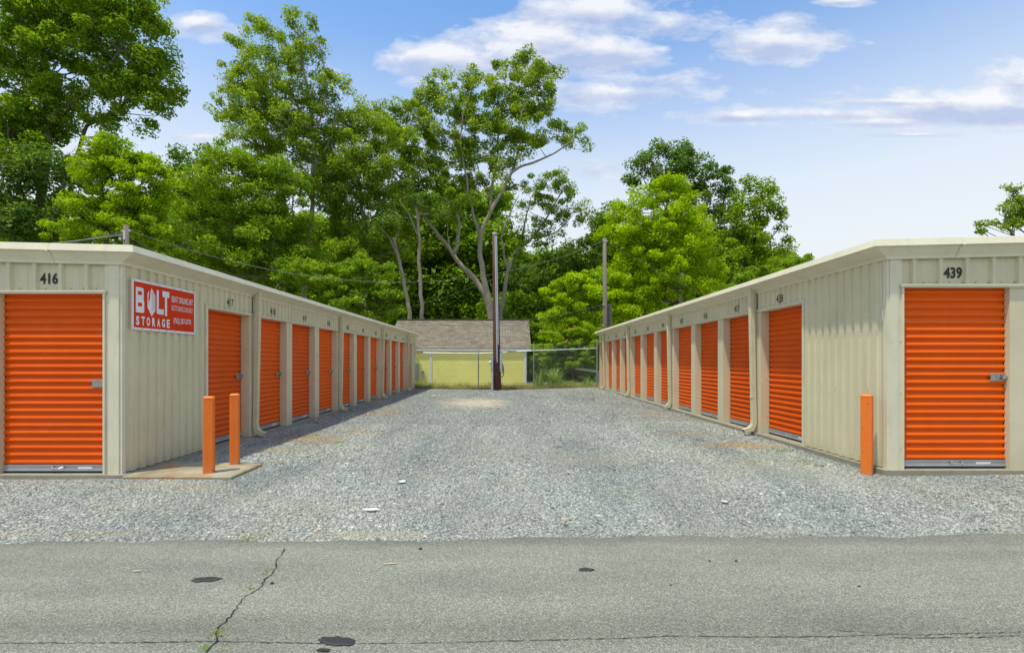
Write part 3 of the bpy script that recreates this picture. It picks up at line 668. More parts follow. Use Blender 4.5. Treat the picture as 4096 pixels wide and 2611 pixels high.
# ------------------------------------------------------------------ poles and wires
PY = 24.1
p1 = P(1168,917,PY); ut = thing('utility_pole', (p1.x,PY,0), 'dark brown wooden pole with metal conduits and electrical boxes in front of the yellow house', 'utility pole')
topz = EYE+(VY-552)*PY/F; xb = (1169.5-VX)*PY/F; xt = (1163.5-VX)*PY/F
m = MB(); m.tube([(xb+(xt-xb)*t, PY, -.2+(topz+.2)*t) for t in (0,.25,.5,.75,1)], [.205,.178,.155,.135,.115], 14); part('pole', m, M['polebrown'], ut, smooth=True)
m = MB(); m.tube([(xt,PY,topz),(xt,PY,topz+.09),(xt,PY,topz+.12)], [.12,.12,.04], 12); part('pole_cap', m, M['pvc'], ut)
def polex(z): return xb+(xt-xb)*z/topz
for dx, z0, rr_ in ((.02,1.35,.030),(.085,2.2,.026)):
    m = MB(); m.tube([(polex(z)+dx, PY-.19-.0+(.05*z/topz), z) for z in np.linspace(z0, topz-.1, 8)], rr_, 8); part('conduit', m, M['pvc'], ut)
m = MB(); m.tube([(polex(z)+.055, PY-.185+.05*z/topz, z) for z in np.linspace(.9, topz-.4, 8)], .018, 6)
m.tube([(xb+.02,PY-.2,1.36),(xb+.03,PY-.24,1.15),(xb+.08,PY-.26,1.0),(xb+.18,PY-.2,1.02)], .014, 6)
m.tube([(xb+.23,PY-.12,1.32),(xb+.30,PY-.15,1.1),(xb+.31,PY-.17,.8),(xb+.24,PY-.2,.62),(xb+.14,PY-.2,.72)], .022, 6); m.tube([(xb+.2,PY-.15,1.3),(xb+.26,PY-.18,1.05),(xb+.25,PY-.2,.85),(xb+.12,PY-.21,.8)], .016, 6)
m.tube([(xb-.2,PY-.1,1.2),(xb-.23,PY-.13,1.0),(xb-.21,PY-.15,.82),(xb-.08,PY-.2,.8)], .014, 6)
part('cable_loop', m, M['cable'], ut)
def pbox(a, b, c, d, y0, y1): 
    q0 = P(a, d, PY); q1 = P(c, b, PY); return (q0.x, y0, q0.z), (q1.x, y1, q1.z)
m = MB(); a_, b_ = pbox(1175.5,825,1181,873,PY-.22,PY-.05); m.box(a_, b_); m.box((a_[0]-.01,a_[1]-.012,b_[2]-.05),(b_[0]+.01,a_[1]-.0005,b_[2]+.01)); part('breaker_box', m, M['grey'], ut)
m = MB(); a_, b_ = pbox(1153.5,838,1160,866,PY-.25,PY-.10); m.box(a_, b_); mt_ = part('meter_box', m, M['grey'], ut)
q = P(1151.5,851.5,PY); m = MB(); m.tube([(b_[0]-.1,PY-.2,q.z),(q.x+.02,PY-.2,q.z),(q.x-.03,PY-.2,q.z)], [.07,.07,.045], 12); part('meter', m, M['signwhite'], mt_, smooth=True)
q = P(1158,866,PY); m = MB(); m.tube([(q.x,PY-.17,q.z),(q.x,PY-.17,-.05)], .055, 8); part('conduit', m, M['pvc'], ut)

def wire(ends, r=.012, sag=.5, n=24):
    a, b = Vector(ends[0]), Vector(ends[1]); pts = []
    for i in range(n+1):
        t = i/n; p = a.lerp(b, t); p.z -= sag*4*t*(1-t); pts.append(p)
    return pts
RY = 27.0; pr_ = P(1423,768,RY); rp = thing('utility_pole', (pr_.x,RY,-.2), 'weathered grey wooden pole standing just behind the right storage row end', 'utility pole')
rtop = P(1421.5,560,RY); m = MB(); m.tube([(pr_.x,RY,-.2),(pr_.x,RY,3),(rtop.x,RY,rtop.z)], [.135,.125,.095], 12); part('pole', m, M['polegrey'], rp, smooth=True)
m = MB(); m.tube([(rtop.x-.1,RY-.06,rtop.z-.16),(rtop.x+.13,RY-.06,rtop.z-.16)], .03, 8); m.tube([(rtop.x-.1,RY-.1,rtop.z-3.6),(rtop.x-.05,RY-.1,rtop.z-3.6)], .05, 8); part('insulator', m, M['galvlight'], rp)
st = P(1433,715,RY+.3); m = MB(); m.tube([(st.x,RY+.3,-.3),(st.x,RY+.3,st.z-.1),(st.x,RY+.3,st.z)], [.15,.14,.10], 10)
solo('pole_stub', m, M['polegrey'], (st.x,RY+.3,-.3), 'short cut-off wooden pole stub beside the weathered grey pole', 'pole stub')
LY = 20.0; lt = P(297,530,LY); lp = thing('utility_pole', (lt.x,LY,-.05), 'grey wooden pole top with wires showing above the left storage roof', 'utility pole')
m = MB(); m.tube([(lt.x,LY,-.1),(lt.x,LY,lt.z)], [.13,.10], 12); part('pole', m, M['polegrey'], lp, smooth=True)
m = MB(); m.box((lt.x-.03,LY-.14,lt.z-.6),(lt.x+.06,LY-.1001,lt.z-.25)); m.tube([(lt.x-.17,LY,lt.z-.22),(lt.x+.17,LY,lt.z-.22)], .035, 8); m.tube([(lt.x-.17,LY-.1,lt.z-.62),(lt.x-.17,LY-.1,lt.z-.5)], .05, 8); part('insulator', m, M['galvlight'], lp)
def cable(a, b, sag, label, r=.012, bits=None):
    m = MB(); pts = wire((a,b), r, sag); m.tube(pts, r, 5); mid = (Vector(a)+Vector(b))/2
    solo('overhead_wire', m, M['wire'], a, label, 'wire', 'overhead wires strung between the poles')
Ltop = (lt.x+.1,LY,lt.z-.2); Rtop = (rtop.x-.05,RY,rtop.z-.16)
cable(Ltop, Rtop, 2.15, 'long sagging wire from the left roof pole to the weathered grey pole', .012)
cable((lt.x-.1,LY,lt.z-.25), (-46,23,6.0), 1.2, 'upper wire running left from the pole behind the left roof', .013)
cable((lt.x-.1,LY-.1,lt.z-.4), (-24.5,14.0,4.4), .35, 'lower slack wire running left from the pole behind the left roof', .013)
cable((lt.x+.1,LY,lt.z-.45), (-5.2,30.9,2.2), .9, 'lower wire falling right from the left roof pole toward the yellow house', .010)
cable((rtop.x+.12,RY,rtop.z-.2), (21.0,33,2.6), .5, 'wire dropping right from the weathered grey pole behind the right roof', .010)
cable((rtop.x-.1,RY,rtop.z-3.6), (-6.6,34.0,4.6-.6), .55, 'low wire from the weathered grey pole across the shingle roof', .009)
cable((xt-.02,PY,EYE+(VY-655)*PY/F), (-14,33.5,4.6), .8, 'thin wire from the brown pole to behind the left storage roof', .007)

# ------------------------------------------------------------------ foliage
def leaf_cloud(cent, rad, per, size, flat=.7, up=.3, aspect=.56):
    """leaf-shaped faces gathered round clump centres"""
    n = len(cent)*per; c = np.repeat(cent, per, 0); r = np.repeat(rad, per)
    g = RNG.normal(0, 1, (n,3)); g /= np.linalg.norm(g, axis=1)[:,None]
    g *= (RNG.uniform(.15, 1, n)**.55)[:,None]; g[:,2] *= flat
    # lumpy: pull leaves toward a few twigs of every clump
    p = c+g*r[:,None]
    nrm = RNG.normal(0, 1, (n,3)); nrm[:,2] = np.abs(nrm[:,2])+up; nrm += g*.7; nrm /= np.linalg.norm(nrm, axis=1)[:,None]
    t = RNG.normal(0, 1, (n,3)); t -= nrm*np.sum(t*nrm, 1)[:,None]; t /= np.linalg.norm(t, axis=1)[:,None]
    b = np.cross(nrm, t); s = (size*RNG.lognormal(-.08, .36, n))[:,None]
    curl = nrm*s*RNG.uniform(-.15, .15, n)[:,None]
    V = np.stack([p-t*s*.5, p+b*s*.5*aspect+curl, p+t*s*.5, p-b*s*.5*aspect+curl], 1)
    return V.reshape(-1, 3)
FINE = .82
def make_tree(label, Y, base, limbs, blobs, mat, bark_, size=.2, per=110, clump=.75, dens=1.0, name='tree', r0=.35, group=None, depth=1.0, cat='tree', twigs=True, extra=None, flat=.7):
    """limbs: list of (list of photo points, r start, r end, depth shift); blobs: (px, py, rx, ry[, dens[, depth shift]])"""
    B = P(base, 800, Y); root = thing(name, (B.x, Y, -.5), label, cat, group)
    nodes = []; mb = MB()
    for li, L in enumerate(limbs):
        pts, ra, rb = L[0], L[1], L[2]; ds = L[3] if len(L) > 3 else 0
        w = [P(px, py, Y+ds*(i/max(1,len(pts)-1))) for i, (px, py) in enumerate(pts)]
        q = []
        for i in range(len(w)-1):
            a = w[max(i-1,0)]; b = w[i]; c = w[i+1]; d = w[min(i+2,len(w)-1)]
            for k in range(4):
                t = k/4; q.append(.5*((2*b)+(c-a)*t+(2*a-5*b+4*c-d)*t*t+(3*b-a-3*c+d)*t**3))
        q.append(w[-1]); n = len(q)
        q = [p+Vector((random.gauss(0,.04), random.gauss(0,.05), 0)) if 0 < i < n-1 else p for i, p in enumerate(q)]
        if q[0].z < 3 and li == 0: q[0].z = -.6
        ra *= .68; rb *= .7; mb.tube(q, [ra+(rb-ra)*(i/(n-1))**.8 for i in range(n)], 8); nodes += [(p, ra+(rb-ra)*(i/(n-1))**.8) for i, p in enumerate(q)]
    NP = np.array([tuple(p) for p, _ in nodes]); cents = []; rads = []
    for bl in blobs:
        px, py, rx, ry_ = bl[:4]; dn = bl[4] if len(bl) > 4 else 1; ds = bl[5] if len(bl) > 5 else 0
        c = P(px, py, Y); a = rx*Y/F; b = ry_*Y/F; dd = min(a, 3.5)*depth
        cnt = max(2, int(2.3*dens*dn*1.05*(a*b)/(clump*clump)*(1+.35*dd/clump)))
        g = RNG.normal(0, 1, (cnt,3)); g /= np.linalg.norm(g, axis=1)[:,None]; g *= (RNG.uniform(.0, 1, cnt)**.42)[:,None]
        cents.append(np.stack([c.x+g[:,0]*a, Y+ds+g[:,1]*dd, c.z+g[:,2]*b], 1)); rads.append(clump*RNG.uniform(.55, 1.25, cnt))
    cents = np.concatenate(cents); rads = np.concatenate(rads); keep = cents[:,2] > -.3; cents = cents[keep]; rads = rads[keep]
    if twigs:
        for i in range(0, len(cents)):
            if random.random() > .35: continue
            c = cents[i]; d = np.linalg.norm((NP-c)*np.array([1,1,1]), axis=1)+np.where(NP[:,2] > c[2]-.3, 4, 0); j = int(np.argmin(d))
            a = nodes[j][0]; e = Vector(c); L_ = (e-a).length
            if L_ > 7: continue
            mid = a.lerp(e, .5)+Vector((random.gauss(0,.1*L_), random.gauss(0,.1*L_), -.08*L_+random.gauss(0,.04*L_)))
            r = min(nodes[j][1]*.5, .018*L_+.02); mb.tube([a, mid, e], [r, r*.6, .012], 4, cap=False)
    part('trunk', mb, bark_, root, smooth=True)
    V = leaf_cloud(cents, rads, int(per/FINE**1.7), size*FINE, max(flat, .55))
    cr_ = quads('crown', V, mat, root, off=tuple(wloc(root)))
    if extra: extra(root, cents, rads)
    return root
G = 'trees behind the storage buildings'
# far left
make_tree('large green tree at the far left, its crown running off the top edge', 25, 110, [([(60,800),(85,560),(112,300),(105,140),(95,20)],.42,.16), ([(112,300),(160,255),(200,215),(280,120)],.18,.05,-1), ([(150,560),(170,420),(205,300),(270,265),(340,180)],.2,.05,1), ([(100,240),(40,150),(20,60)],.15,.05,1), ([(85,520),(30,400),(20,300)],.15,.05,-1)],
  [(50,20,110,60),(180,20,120,60),(300,40,80,60),(350,110,50,60),(250,120,90,60,.8),(140,120,90,60,.8),(40,120,70,70),(380,200,38,50),(320,200,60,50,.8),(390,262,30,25,.5),(240,215,80,50,.7),(140,210,60,60,.75),(40,230,70,70),(340,280,55,35,.55),(110,300,70,60,.7),(20,330,60,70),(230,290,60,35,.6),(-60,150,80,160,.5),(380,130,30,50,.8),(60,300,70,70),(150,230,60,60),(290,180,60,60,.9),(200,60,80,60),(410,225,22,20,.4),(350,40,60,40,.9),(90,380,80,50,.8)],
  M['leaf_mid'], M['bark'], size=.175, per=165, clump=.62, dens=.95, group=G)
make_tree('dark green tree filling the lower left corner above the roof', 23.5, 30, [([(20,800),(30,600),(45,420)],.35,.12), ([(120,800),(125,560),(150,400)],.25,.08), ([(180,800),(215,560),(215,420)],.12,.05)],
  [(30,390,70,80),(100,440,60,80),(20,520,80,70),(110,540,80,60),(180,400,50,50),(250,520,80,60),(370,560,60,40),(-50,450,70,150,.5)], M['leaf_dark'], M['bark'], size=.19, per=150, clump=.75, dens=1.0, group=G)
make_tree('yellow-green tree just above the left storage roof, brightest on the left', 21.5, 250, [([(255,800),(250,560),(240,450),(262,370)],.16,.05), ([(250,560),(310,470),(350,400)],.09,.03), ([(250,560),(190,500),(190,440)],.08,.03)],
  [(250,350,60,35),(320,380,62,50),(375,420,32,50),(215,410,50,50,.8),(300,460,70,40,.8),(370,490,40,45),(200,500,60,40,.9),(270,530,85,40),(350,550,65,40),(150,545,50,30,.8),(410,570,25,25,.6)], M['leaf_yellow'], M['bark'], size=.125, per=170, clump=.42, dens=1.2, group=G, flat=.5)
make_tree('dark tree with knobbly tops in the gap between the tall left trees', 46, 450, [([(440,800),(440,600),(430,400)],.4,.1),([(440,600),(480,480),(470,380)],.2,.08)],
  [(430,375,26,32),(470,385,28,36),(425,440,45,55),(480,470,50,60),(440,540,70,60),(520,560,70,70),(395,480,30,60)], M['leaf_dark'], M['bark'], size=.30, per=110, clump=1.0, dens=1.0, group=G)
make_tree('tall narrow tree with thin airy top, left of the centre tree', 36, 725, [([(712,800),(722,620),(733,480),(736,330),(728,230),(712,150),(700,70)],.34,.07), ([(733,300),(700,250),(660,190),(640,100)],.14,.04,1), ([(735,330),(765,240),(760,150),(738,60)],.13,.04,-1), ([(700,660),(670,480),(620,350),(585,200),(570,130)],.20,.05,1.5), ([(620,350),(560,290),(505,235)],.08,.03), ([(728,420),(770,340),(800,250)],.12,.04)],
  [(552,110,30,24,.7),(585,150,38,40,.6),(630,80,34,36,.7),(690,60,34,26,.8),(728,52,22,18,.7),(655,130,40,34,.6),(745,110,24,45,.6),(700,125,30,30,.5),(570,205,45,40,.65),(640,200,40,40,.55),(505,232,24,18,.35),(500,270,16,14,.3),(545,265,34,26,.55),(610,275,55,34,.65),(700,210,45,40,.5),(765,190,36,36,.65),(800,215,30,34,.7),(690,285,50,36,.6),(760,260,40,36,.6),(560,320,36,24,.45),(640,340,60,35,.7),(720,350,60,40,.55),(790,310,40,36,.7),(655,170,125,110,.22),(650,300,140,90,.4),(740,420,90,70,.5),(560,230,60,60,.25)],
  M['leaf_olive'], M['barkpale'], size=.17, per=120, clump=.62, dens=1.35, group=G)
make_tree('broad mid-green tree below the tall airy tree, over the left roof line', 32, 600, [([(600,800),(600,600),(610,450)],.28,.1),([(600,620),(540,520),(500,430)],.12,.05),([(605,600),(680,520),(690,430)],.12,.05)],
  [(540,380,50,40),(470,430,50,45,.9),(600,420,60,50),(680,440,50,50,.8),(450,510,55,55),(560,450,150,90,.5),(540,500,70,55),(640,530,70,55),(480,590,70,50),(590,610,80,50),(700,620,60,50),(400,590,50,40,.8),(720,520,40,50,.8),(600,600,200,70,.5)], M['leaf_mid'], M['barkpale'], size=.17, per=170, clump=.7, dens=1.3, group=G)
make_tree('leafy tree filling the gap between the tall airy tree and centre tree', 38.5, 860, [([(860,800),(858,640),(850,480),(835,330)],.3,.08),([(855,560),(905,460),(915,390),(870,340)],.14,.05),([(858,640),(800,520),(780,420)],.15,.05)],
  [(845,262,40,26,.8),(885,300,45,36,.9),(820,320,46,40,.9),(780,400,50,50),(860,390,60,50,.95),(910,360,36,40,.8),(820,480,60,50),(900,470,50,50,.9),(770,560,60,70),(860,570,70,50),(930,540,50,40,.9),(850,400,110,140,.5),(870,600,120,70,.5)], M['leaf_olive'], M['barkpale'], size=.18, per=140, clump=.75, dens=1.25, group=G)
make_tree('low feathery green tree over the far end of the left storage roof', 29.5, 850, [([(855,800),(852,700),(850,640)],.14,.05),([(853,740),(890,690),(900,650)],.07,.03),([(853,740),(810,690),(780,650)],.07,.03)],
  [(850,620,40,26),(800,640,50,22),(900,640,30,26,.9),(770,670,60,22),(840,675,55,24),(900,690,40,24),(820,710,80,24),(900,735,50,24),(730,640,50,30),(680,640,40,30)], M['leaf_mid'], M['bark'], size=.15, per=130, clump=.45, dens=1.1, group=G, flat=.35)
# pale trunks between
make_tree('slim tree with straight pale trunk right of a leaning pale trunk', 37, 990, [([(994,800),(992,740),(986,640),(985,540),(978,480)],.25,.15),([(985,560),(960,500),(940,470)],.1,.05)],
  [(985,460,40,40,.7),(945,500,36,30,.6),(1020,500,30,40,.6)], M['leaf_dark'], M['barkpale'], size=.22, per=90, clump=.7, dens=1.0, group=G)
make_tree('slim tree with leaning pale trunk above the left end of the house roof', 36, 955, [([(966,800),(962,735),(952,670),(938,610),(926,560)],.27,.14),([(938,610),(915,560),(890,530)],.1,.05)],
  [(925,540,36,34,.7),(890,560,36,30,.7),(950,570,26,20,.5)], M['leaf_dark'], M['barkpale'], size=.22, per=90, clump=.7, dens=1.0, group=G)
# the big forked centre tree
make_tree('tallest centre tree with wide forked pale limbs above the house roof', 42, 1150,
 [([(1160,800),(1155,740),(1138,690),(1115,655),(1081,620),(1058,587),(1022,541),(985,486),(962,440),(935,410),(910,380)],.50,.08),
  ([(1160,800),(1150,715),(1137,650),(1128,592),(1133,546),(1155,495),(1187,436),(1210,399),(1261,380),(1307,358),(1345,330)],.48,.06,-1),
  ([(1068,600),(1080,546),(1072,500),(1040,459),(1022,422),(999,385),(976,358),(962,316),(950,280)],.26,.05,1),
  ([(1153,498),(1157,440),(1169,371),(1173,300),(1182,250),(1190,180)],.22,.04,1.5),
  ([(1205,405),(1224,335),(1222,279),(1245,230),(1262,180)],.18,.04,-1),
  ([(1130,560),(1112,500),(1104,463),(1095,408),(1083,335),(1090,270),(1105,215)],.24,.04,-1.5),
  ([(1083,335),(1060,290),(1042,240),(1040,190)],.1,.03),([(1155,470),(1130,420),(1120,360)],.12,.04,2),([(1022,541),(1000,510),(978,500)],.07,.02),([(1187,436),(1215,440),(1235,425)],.06,.02),([(1058,587),(1052,540),(1055,490)],.1,.04)],
 [(1180,145,22,20,.9),(1222,132,32,20,.9),(1262,150,32,26,.9),(1300,185,22,26,.8),(1245,185,45,30,.8),(1295,225,22,26,.7),(1110,182,28,20,.9),(1150,215,38,34,.8),(1090,215,34,30,.8),(1038,172,16,14,.8),(1010,205,26,22,.9),(985,245,32,28,.9),(1035,235,30,34,.7),(940,262,36,26,.9),(905,255,24,18,.9),(920,310,40,30,.8),(1215,240,44,36,.8),(1270,265,30,24,.7),(1085,275,44,36,.8),(1160,290,40,36,.8),(1010,310,44,36,.85),(1215,310,42,34,.8),(1268,320,30,26,.7),(1310,300,24,18,.9),(1345,315,34,18,.9),(1372,338,18,12,.9),(1320,340,26,14,.6),(950,375,46,34,.85),(1020,385,44,34,.8),(1095,355,44,36,.8),(1160,365,36,34,.7),(1240,365,24,18,.5),(1060,430,44,34,.75),(1130,420,34,28,.6),(980,440,44,34,.8),(1010,500,40,34,.6),(1070,500,24,24,.5),(1100,460,24,24,.5),(930,440,30,34,.8),(1190,390,26,20,.5),(1120,290,170,120,.16),(1240,250,80,100,.3),(980,340,100,100,.25),(1050,450,100,70,.22),(1170,430,60,50,.25)],
 M['leaf_olive'], M['barkpale'], size=.20, per=125, clump=.66, dens=1.1, group=G)
make_tree('dark-leaved tree leaning right beside the big forked tree', 46, 1200, [([(1170,800),(1185,700),(1195,640),(1215,590),(1251,560),(1293,500),(1320,450)],.36,.08),([(1215,600),(1228,555),(1240,500),(1250,460)],.2,.05,1),([(1251,560),(1310,545),(1350,500)],.14,.04,-1),([(1195,640),(1180,560),(1200,500),(1220,460)],.18,.05,1),([(1293,520),(1250,500),(1225,470)],.06,.02)],
 [(1265,440,36,26,.9),(1310,430,34,30,.9),(1340,455,30,28,.9),(1370,480,22,24,.9),(1290,480,44,28,.9),(1240,490,24,22,.8),(1320,510,40,24,.85),(1265,530,36,22,.7),(1350,520,24,16,.7),(1225,530,22,24,.6),(1240,580,30,20,.5),(1280,570,26,14,.4),(1310,410,12,10,.8),(1370,505,16,14,.7),(1310,545,30,12,.5),(1285,480,100,75,.15),(1240,560,60,50,.3)], M['leaf_mid'], M['barkpale'], size=.19, per=120, clump=.66, dens=.62, group=G)
make_tree('shadowy tree low between the forked tree and the bright green trees', 50, 1330, [([(1330,800),(1325,700),(1330,620)],.3,.1),([(1190,740),(1240,715),(1290,728),(1330,720)],.2,.08)],
 [(1230,640,50,30,.8),(1290,610,46,26,.9),(1350,600,50,34),(1300,660,60,40),(1380,640,60,50),(1220,700,60,40,.7),(1400,560,40,40),(1290,720,60,34,.8),(1420,500,26,26,.9),(1390,520,20,20,.8)], M['leaf_dark'], M['bark'], size=.30, per=120, clump=1.0, dens=1.0, group=G)
# right group
make_tree('tall dark tree at the back of the right-hand group', 47, 1600, [([(1600,800),(1600,600),(1600,480),(1590,400)],.4,.1),([(1600,560),(1660,480),(1690,430)],.18,.05),([(1600,560),(1540,480),(1510,410)],.18,.05)],
 [(1515,385,30,34),(1550,360,34,26),(1620,355,32,24),(1490,425,28,24),(1585,390,50,34),(1650,400,36,34),(1690,430,34,34),(1550,430,50,34),(1630,450,60,36,.9),(1710,480,30,40),(1680,520,50,50,.8),(1620,540,60,60),(1720,560,40,50),(1450,490,24,20),(1430,530,34,40),(1400,560,20,24,.8)], M['leaf_dark'], M['barkpale'], size=.27, per=115, clump=.9, dens=1.15, group=G)
make_tree('green rounded tree at the right end of the right-hand group', 41, 1780, [([(1770,800),(1770,640),(1780,540),(1790,460)],.32,.08),([(1770,640),(1720,560),(1700,520)],.15,.05),([(1775,600),(1830,540)],.12,.05)],
 [(1755,435,24,22),(1800,440,26,22),(1790,475,40,34,.9),(1740,480,34,34,.9),(1828,500,22,28,.9),(1845,560,20,28,.9),(1790,540,50,44,.85),(1735,560,46,46,.95),(1840,600,24,20,.7),(1780,610,60,34),(1700,600,50,44),(1690,650,60,30),(1640,640,50,30)], M['leaf_mid'], M['bark'], size=.25, per=115, clump=.8, dens=1.15, group=G)
make_tree('bright lime-green tree at the front of the right-hand group', 32, 1560, [([(1560,800),(1565,680),(1560,560),(1575,450)],.25,.06),([(1562,640),(1490,560),(1470,520)],.12,.04),([(1562,640),(1630,560),(1650,500)],.12,.04),([(1562,720),(1500,690),(1450,660)],.1,.03)],
 [(1582,428,30,22),(1540,560,130,120,.12),(1582,440,34,26),(1545,455,36,30),(1515,480,36,28),(1610,490,46,46),(1450,500,34,24,.9),(1480,530,50,34),(1555,540,60,44),(1640,545,40,44),(1440,560,36,36),(1510,600,60,44,.9),(1590,610,60,44,.8),(1650,620,40,40,.9),(1460,640,50,44,.95),(1550,670,70,40,.9),(1640,680,50,34),(1500,720,80,40),(1690,640,30,26,.8),(1420,640,30,30,.9)], M['leaf_lime'], M['bark'], size=.15, per=150, clump=.52, dens=1.0, group=G, flat=.7)
make_tree('low bright lime-green tree spilling toward the shingle roof', 31, 1370, [([(1375,840),(1372,760),(1370,690)],.12,.05),([(1373,770),(1320,720),(1300,700)],.06,.03),([(1373,760),(1420,710)],.06,.03)],
 [(1375,655,40,22),(1330,665,44,22),(1290,685,24,18),(1400,690,50,26),(1340,710,44,26,.8),(1290,745,34,18,.9),(1440,730,44,34),(1370,745,50,26,.8),(1340,765,40,14,.8),(1450,680,34,30)], M['leaf_lime'], M['bark'], size=.15, per=140, clump=.46, dens=1.1, group=G, flat=.5)
make_tree('small green tree top peeking over the right storage roof', 37, 1840, [([(1840,800),(1840,700),(1842,650)],.15,.05)],
 [(1800,640,34,18),(1850,622,34,16),(1890,612,18,8,.9),(1905,606,7,7,.9),(1760,660,40,20),(1720,690,50,20)], M['leaf_mid'], M['bark'], size=.2, per=110, clump=.5, dens=1.1, group=G)
make_tree('broad-leaved branch tips of the tree behind the right storage roof', 13.5, 2420, [([(2440,800),(2436,640),(2425,540),(2395,470),(2388,440)],.10,.02),([(2430,590),(2380,545),(2340,525),(2305,528)],.04,.012),([(2425,560),(2380,520),(2350,500)],.03,.01)],
 [(2385,440,20,14,.8),(2395,470,22,20),(2365,490,22,14,.8),(2400,510,24,22),(2375,525,30,12),(2335,522,20,8,.8),(2305,527,10,5,.7),(2330,538,26,8,.9),(2440,480,30,60,.6)], M['leaf_olive'], M['bark'], size=.085, per=34, clump=.16, dens=1.3, name='tree', group=G)
# far wood
cs = []
def wood(x0, x1, y0, y1, n, Yw):
    px = RNG.uniform(x0, x1, n); py = y0+(y1-y0)*RNG.uniform(0, 1, n); Y = RNG.uniform(Yw, Yw+9, n)
    cs.append(np.stack([(px-VX)*Y/F, Y, EYE+(VY-py)*Y/F], 1))
wood(1150,1500,700,905,420,46); wood(-100,560,470,640,240,52); wood(500,960,520,740,520,54); wood(930,1190,450,580,150,56); wood(900,1210,560,770,620,56); wood(1180,1480,600,790,520,57); wood(1400,1800,560,740,420,55); wood(1700,1860,600,700,80,50)
cs = np.concatenate(cs); V = leaf_cloud(cs, RNG.uniform(1.0,2.0,len(cs)), 130, .44)
tag(quads('far_woods', V, M['leaf_mid']), 'dark dense woods standing behind the nearer trees', 'woods', kind='stuff')

# mimosa shrubs behind the fence
def blossoms(root, cents, rads):
    k = RNG.choice(len(cents), 34); c = cents[k]+np.stack([RNG.normal(0,.2,34), -np.abs(RNG.normal(.5,.25,34)), RNG.uniform(.1,.35,34)], 1)
    quads('blossoms', leaf_cloud(c, np.full(34,.07), 14, .055), M['petal'], root, off=tuple(wloc(root)))
make_tree('spreading shrub with salmon pink blossoms behind the chain link fence', 27.3, 1345, [([(1345,900),(1340,850),(1330,810)],.06,.03),([(1345,890),(1375,840),(1390,800)],.05,.02)],
 [(1300,790,34,12),(1350,783,40,12),(1390,800,30,16),(1310,812,44,14),(1365,815,44,16),(1275,815,22,12),(1390,775,26,12),(1300,830,40,16),(1370,835,36,14),(1290,840,34,18),(1340,850,46,20,.8),(1385,845,30,24,.8)], M['leaf_yellow'], M['bark'], size=.085, per=200, clump=.26, dens=.95, name='shrub', cat='shrub', extra=blossoms, flat=.3)
make_tree('dark green shrub behind the blossoming one, right of the house', 33.5, 1330, [([(1330,900),(1330,800)],.08,.03)],
 [(1280,770,30,26),(1300,800,40,34),(1350,780,50,34),(1390,780,40,40),(1400,840,34,40),(1290,860,40,34),(1350,860,60,30)], M['leaf_mid'], M['bark'], size=.16, per=110, clump=.5, dens=1.2, name='shrub', cat='shrub')

q0 = P(1353,866,27.2); q1 = P(1412,874,27.2); m = MB(); m.sweep([[(q.x,27.2+a,q.z+c) for a, c in ((-.03,-.07),(.03,-.07),(.03,.07),(-.03,.07))] for q in (q0, q1)])
m.tube([(q1.x-.1,27.25,-.4),(q1.x-.1,27.25,q1.z-.05)], .04, 6)
solo('plank', m, M['white'], (q1.x,27.2,-.4), 'pale tilted plank half hidden in the greenery behind the right fence panel', 'plank')
# grasses
def blades(n, xy, h0, h1, w, lean, zf, seg=3):
    out = []
    x, y = xy(n); hgt = RNG.uniform(h0, h1, n); a = RNG.uniform(0, 2*np.pi, n); l = RNG.uniform(.1, lean, n)*hgt
    z = np.array([zf(p, q) for p, q in zip(x, y)])
    if n > 3000: hgt = hgt*(.62+.38*np.sin(x*3.1+1.3*np.sin(y*4))*np.sin(x*1.3+y*2.2)+.15*np.sin(x*9+y*7))
    ca, sa = np.cos(a), np.sin(a); wa = RNG.uniform(0, np.pi, n); wx, wy = np.cos(wa)*w/2, np.sin(wa)*w/2
    def pt(t): 
        return x+ca*l*t*t, y+sa*l*t*t, z+hgt*(t-(.35*lean*t**3 if lean > .8 else 0))
    for i in range(seg):
        t0, t1 = i/seg, (i+1)/seg; x0_,y0_,z0_ = pt(t0); x1_,y1_,z1_ = pt(t1); k0, k1 = 1-t0*.8, 1-t1*.95
        out.append(np.stack([np.stack([x0_-wx*k0,y0_-wy*k0,z0_],1), np.stack([x0_+wx*k0,y0_+wy*k0,z0_],1), np.stack([x1_+wx*k1,y1_+wy*k1,z1_],1), np.stack([x1_-wx*k1,y1_-wy*k1,z1_],1)], 1).reshape(-1,3))
    return np.concatenate(out)
def terr(x, y): return -.04-.45*sm(25.5,30,y)
V = blades(26000, lambda n: (RNG.uniform(-5.2, 5.2, n), 24.8+RNG.uniform(0, 1, n)**1.5*4.2), .2, .62, .02, .9, terr)
tag(quads('dry_grass', V, M['grass_dry']), 'tan dry grass growing along and behind the fence', 'grass', kind='stuff')
V = blades(5000, lambda n: (RNG.uniform(-5.2, 5.4, n), 25+RNG.uniform(0, 1, n)*5), .2, .6, .022, .8, terr)
tag(quads('green_grass', V, M['grass_green']), 'green weeds growing among the dry grass by the house', 'grass', kind='stuff')
def tuft(x, y, r, n, h0, h1, w, lean, label, mat='grass_green', z=None, name='grass_tuft', cat='grass tuft', group=None):
    zz = z if z is not None else terr(x, y)
    V = blades(n, lambda n: (x+RNG.normal(0, r, n), y+RNG.normal(0, r, n)), h0, h1, w, lean, lambda a, b: zz, 4)
    o = quads(name, V, M[mat], off=(x,y,zz)); o.location = (x,y,zz); return tag(o, label, cat, group)
q = P(1303,880,25.6); tuft(q.x, 25.6, .13, 130, .9, 1.75, .055, .95, 'tall arching green grass clump behind the middle of the right fence panel')
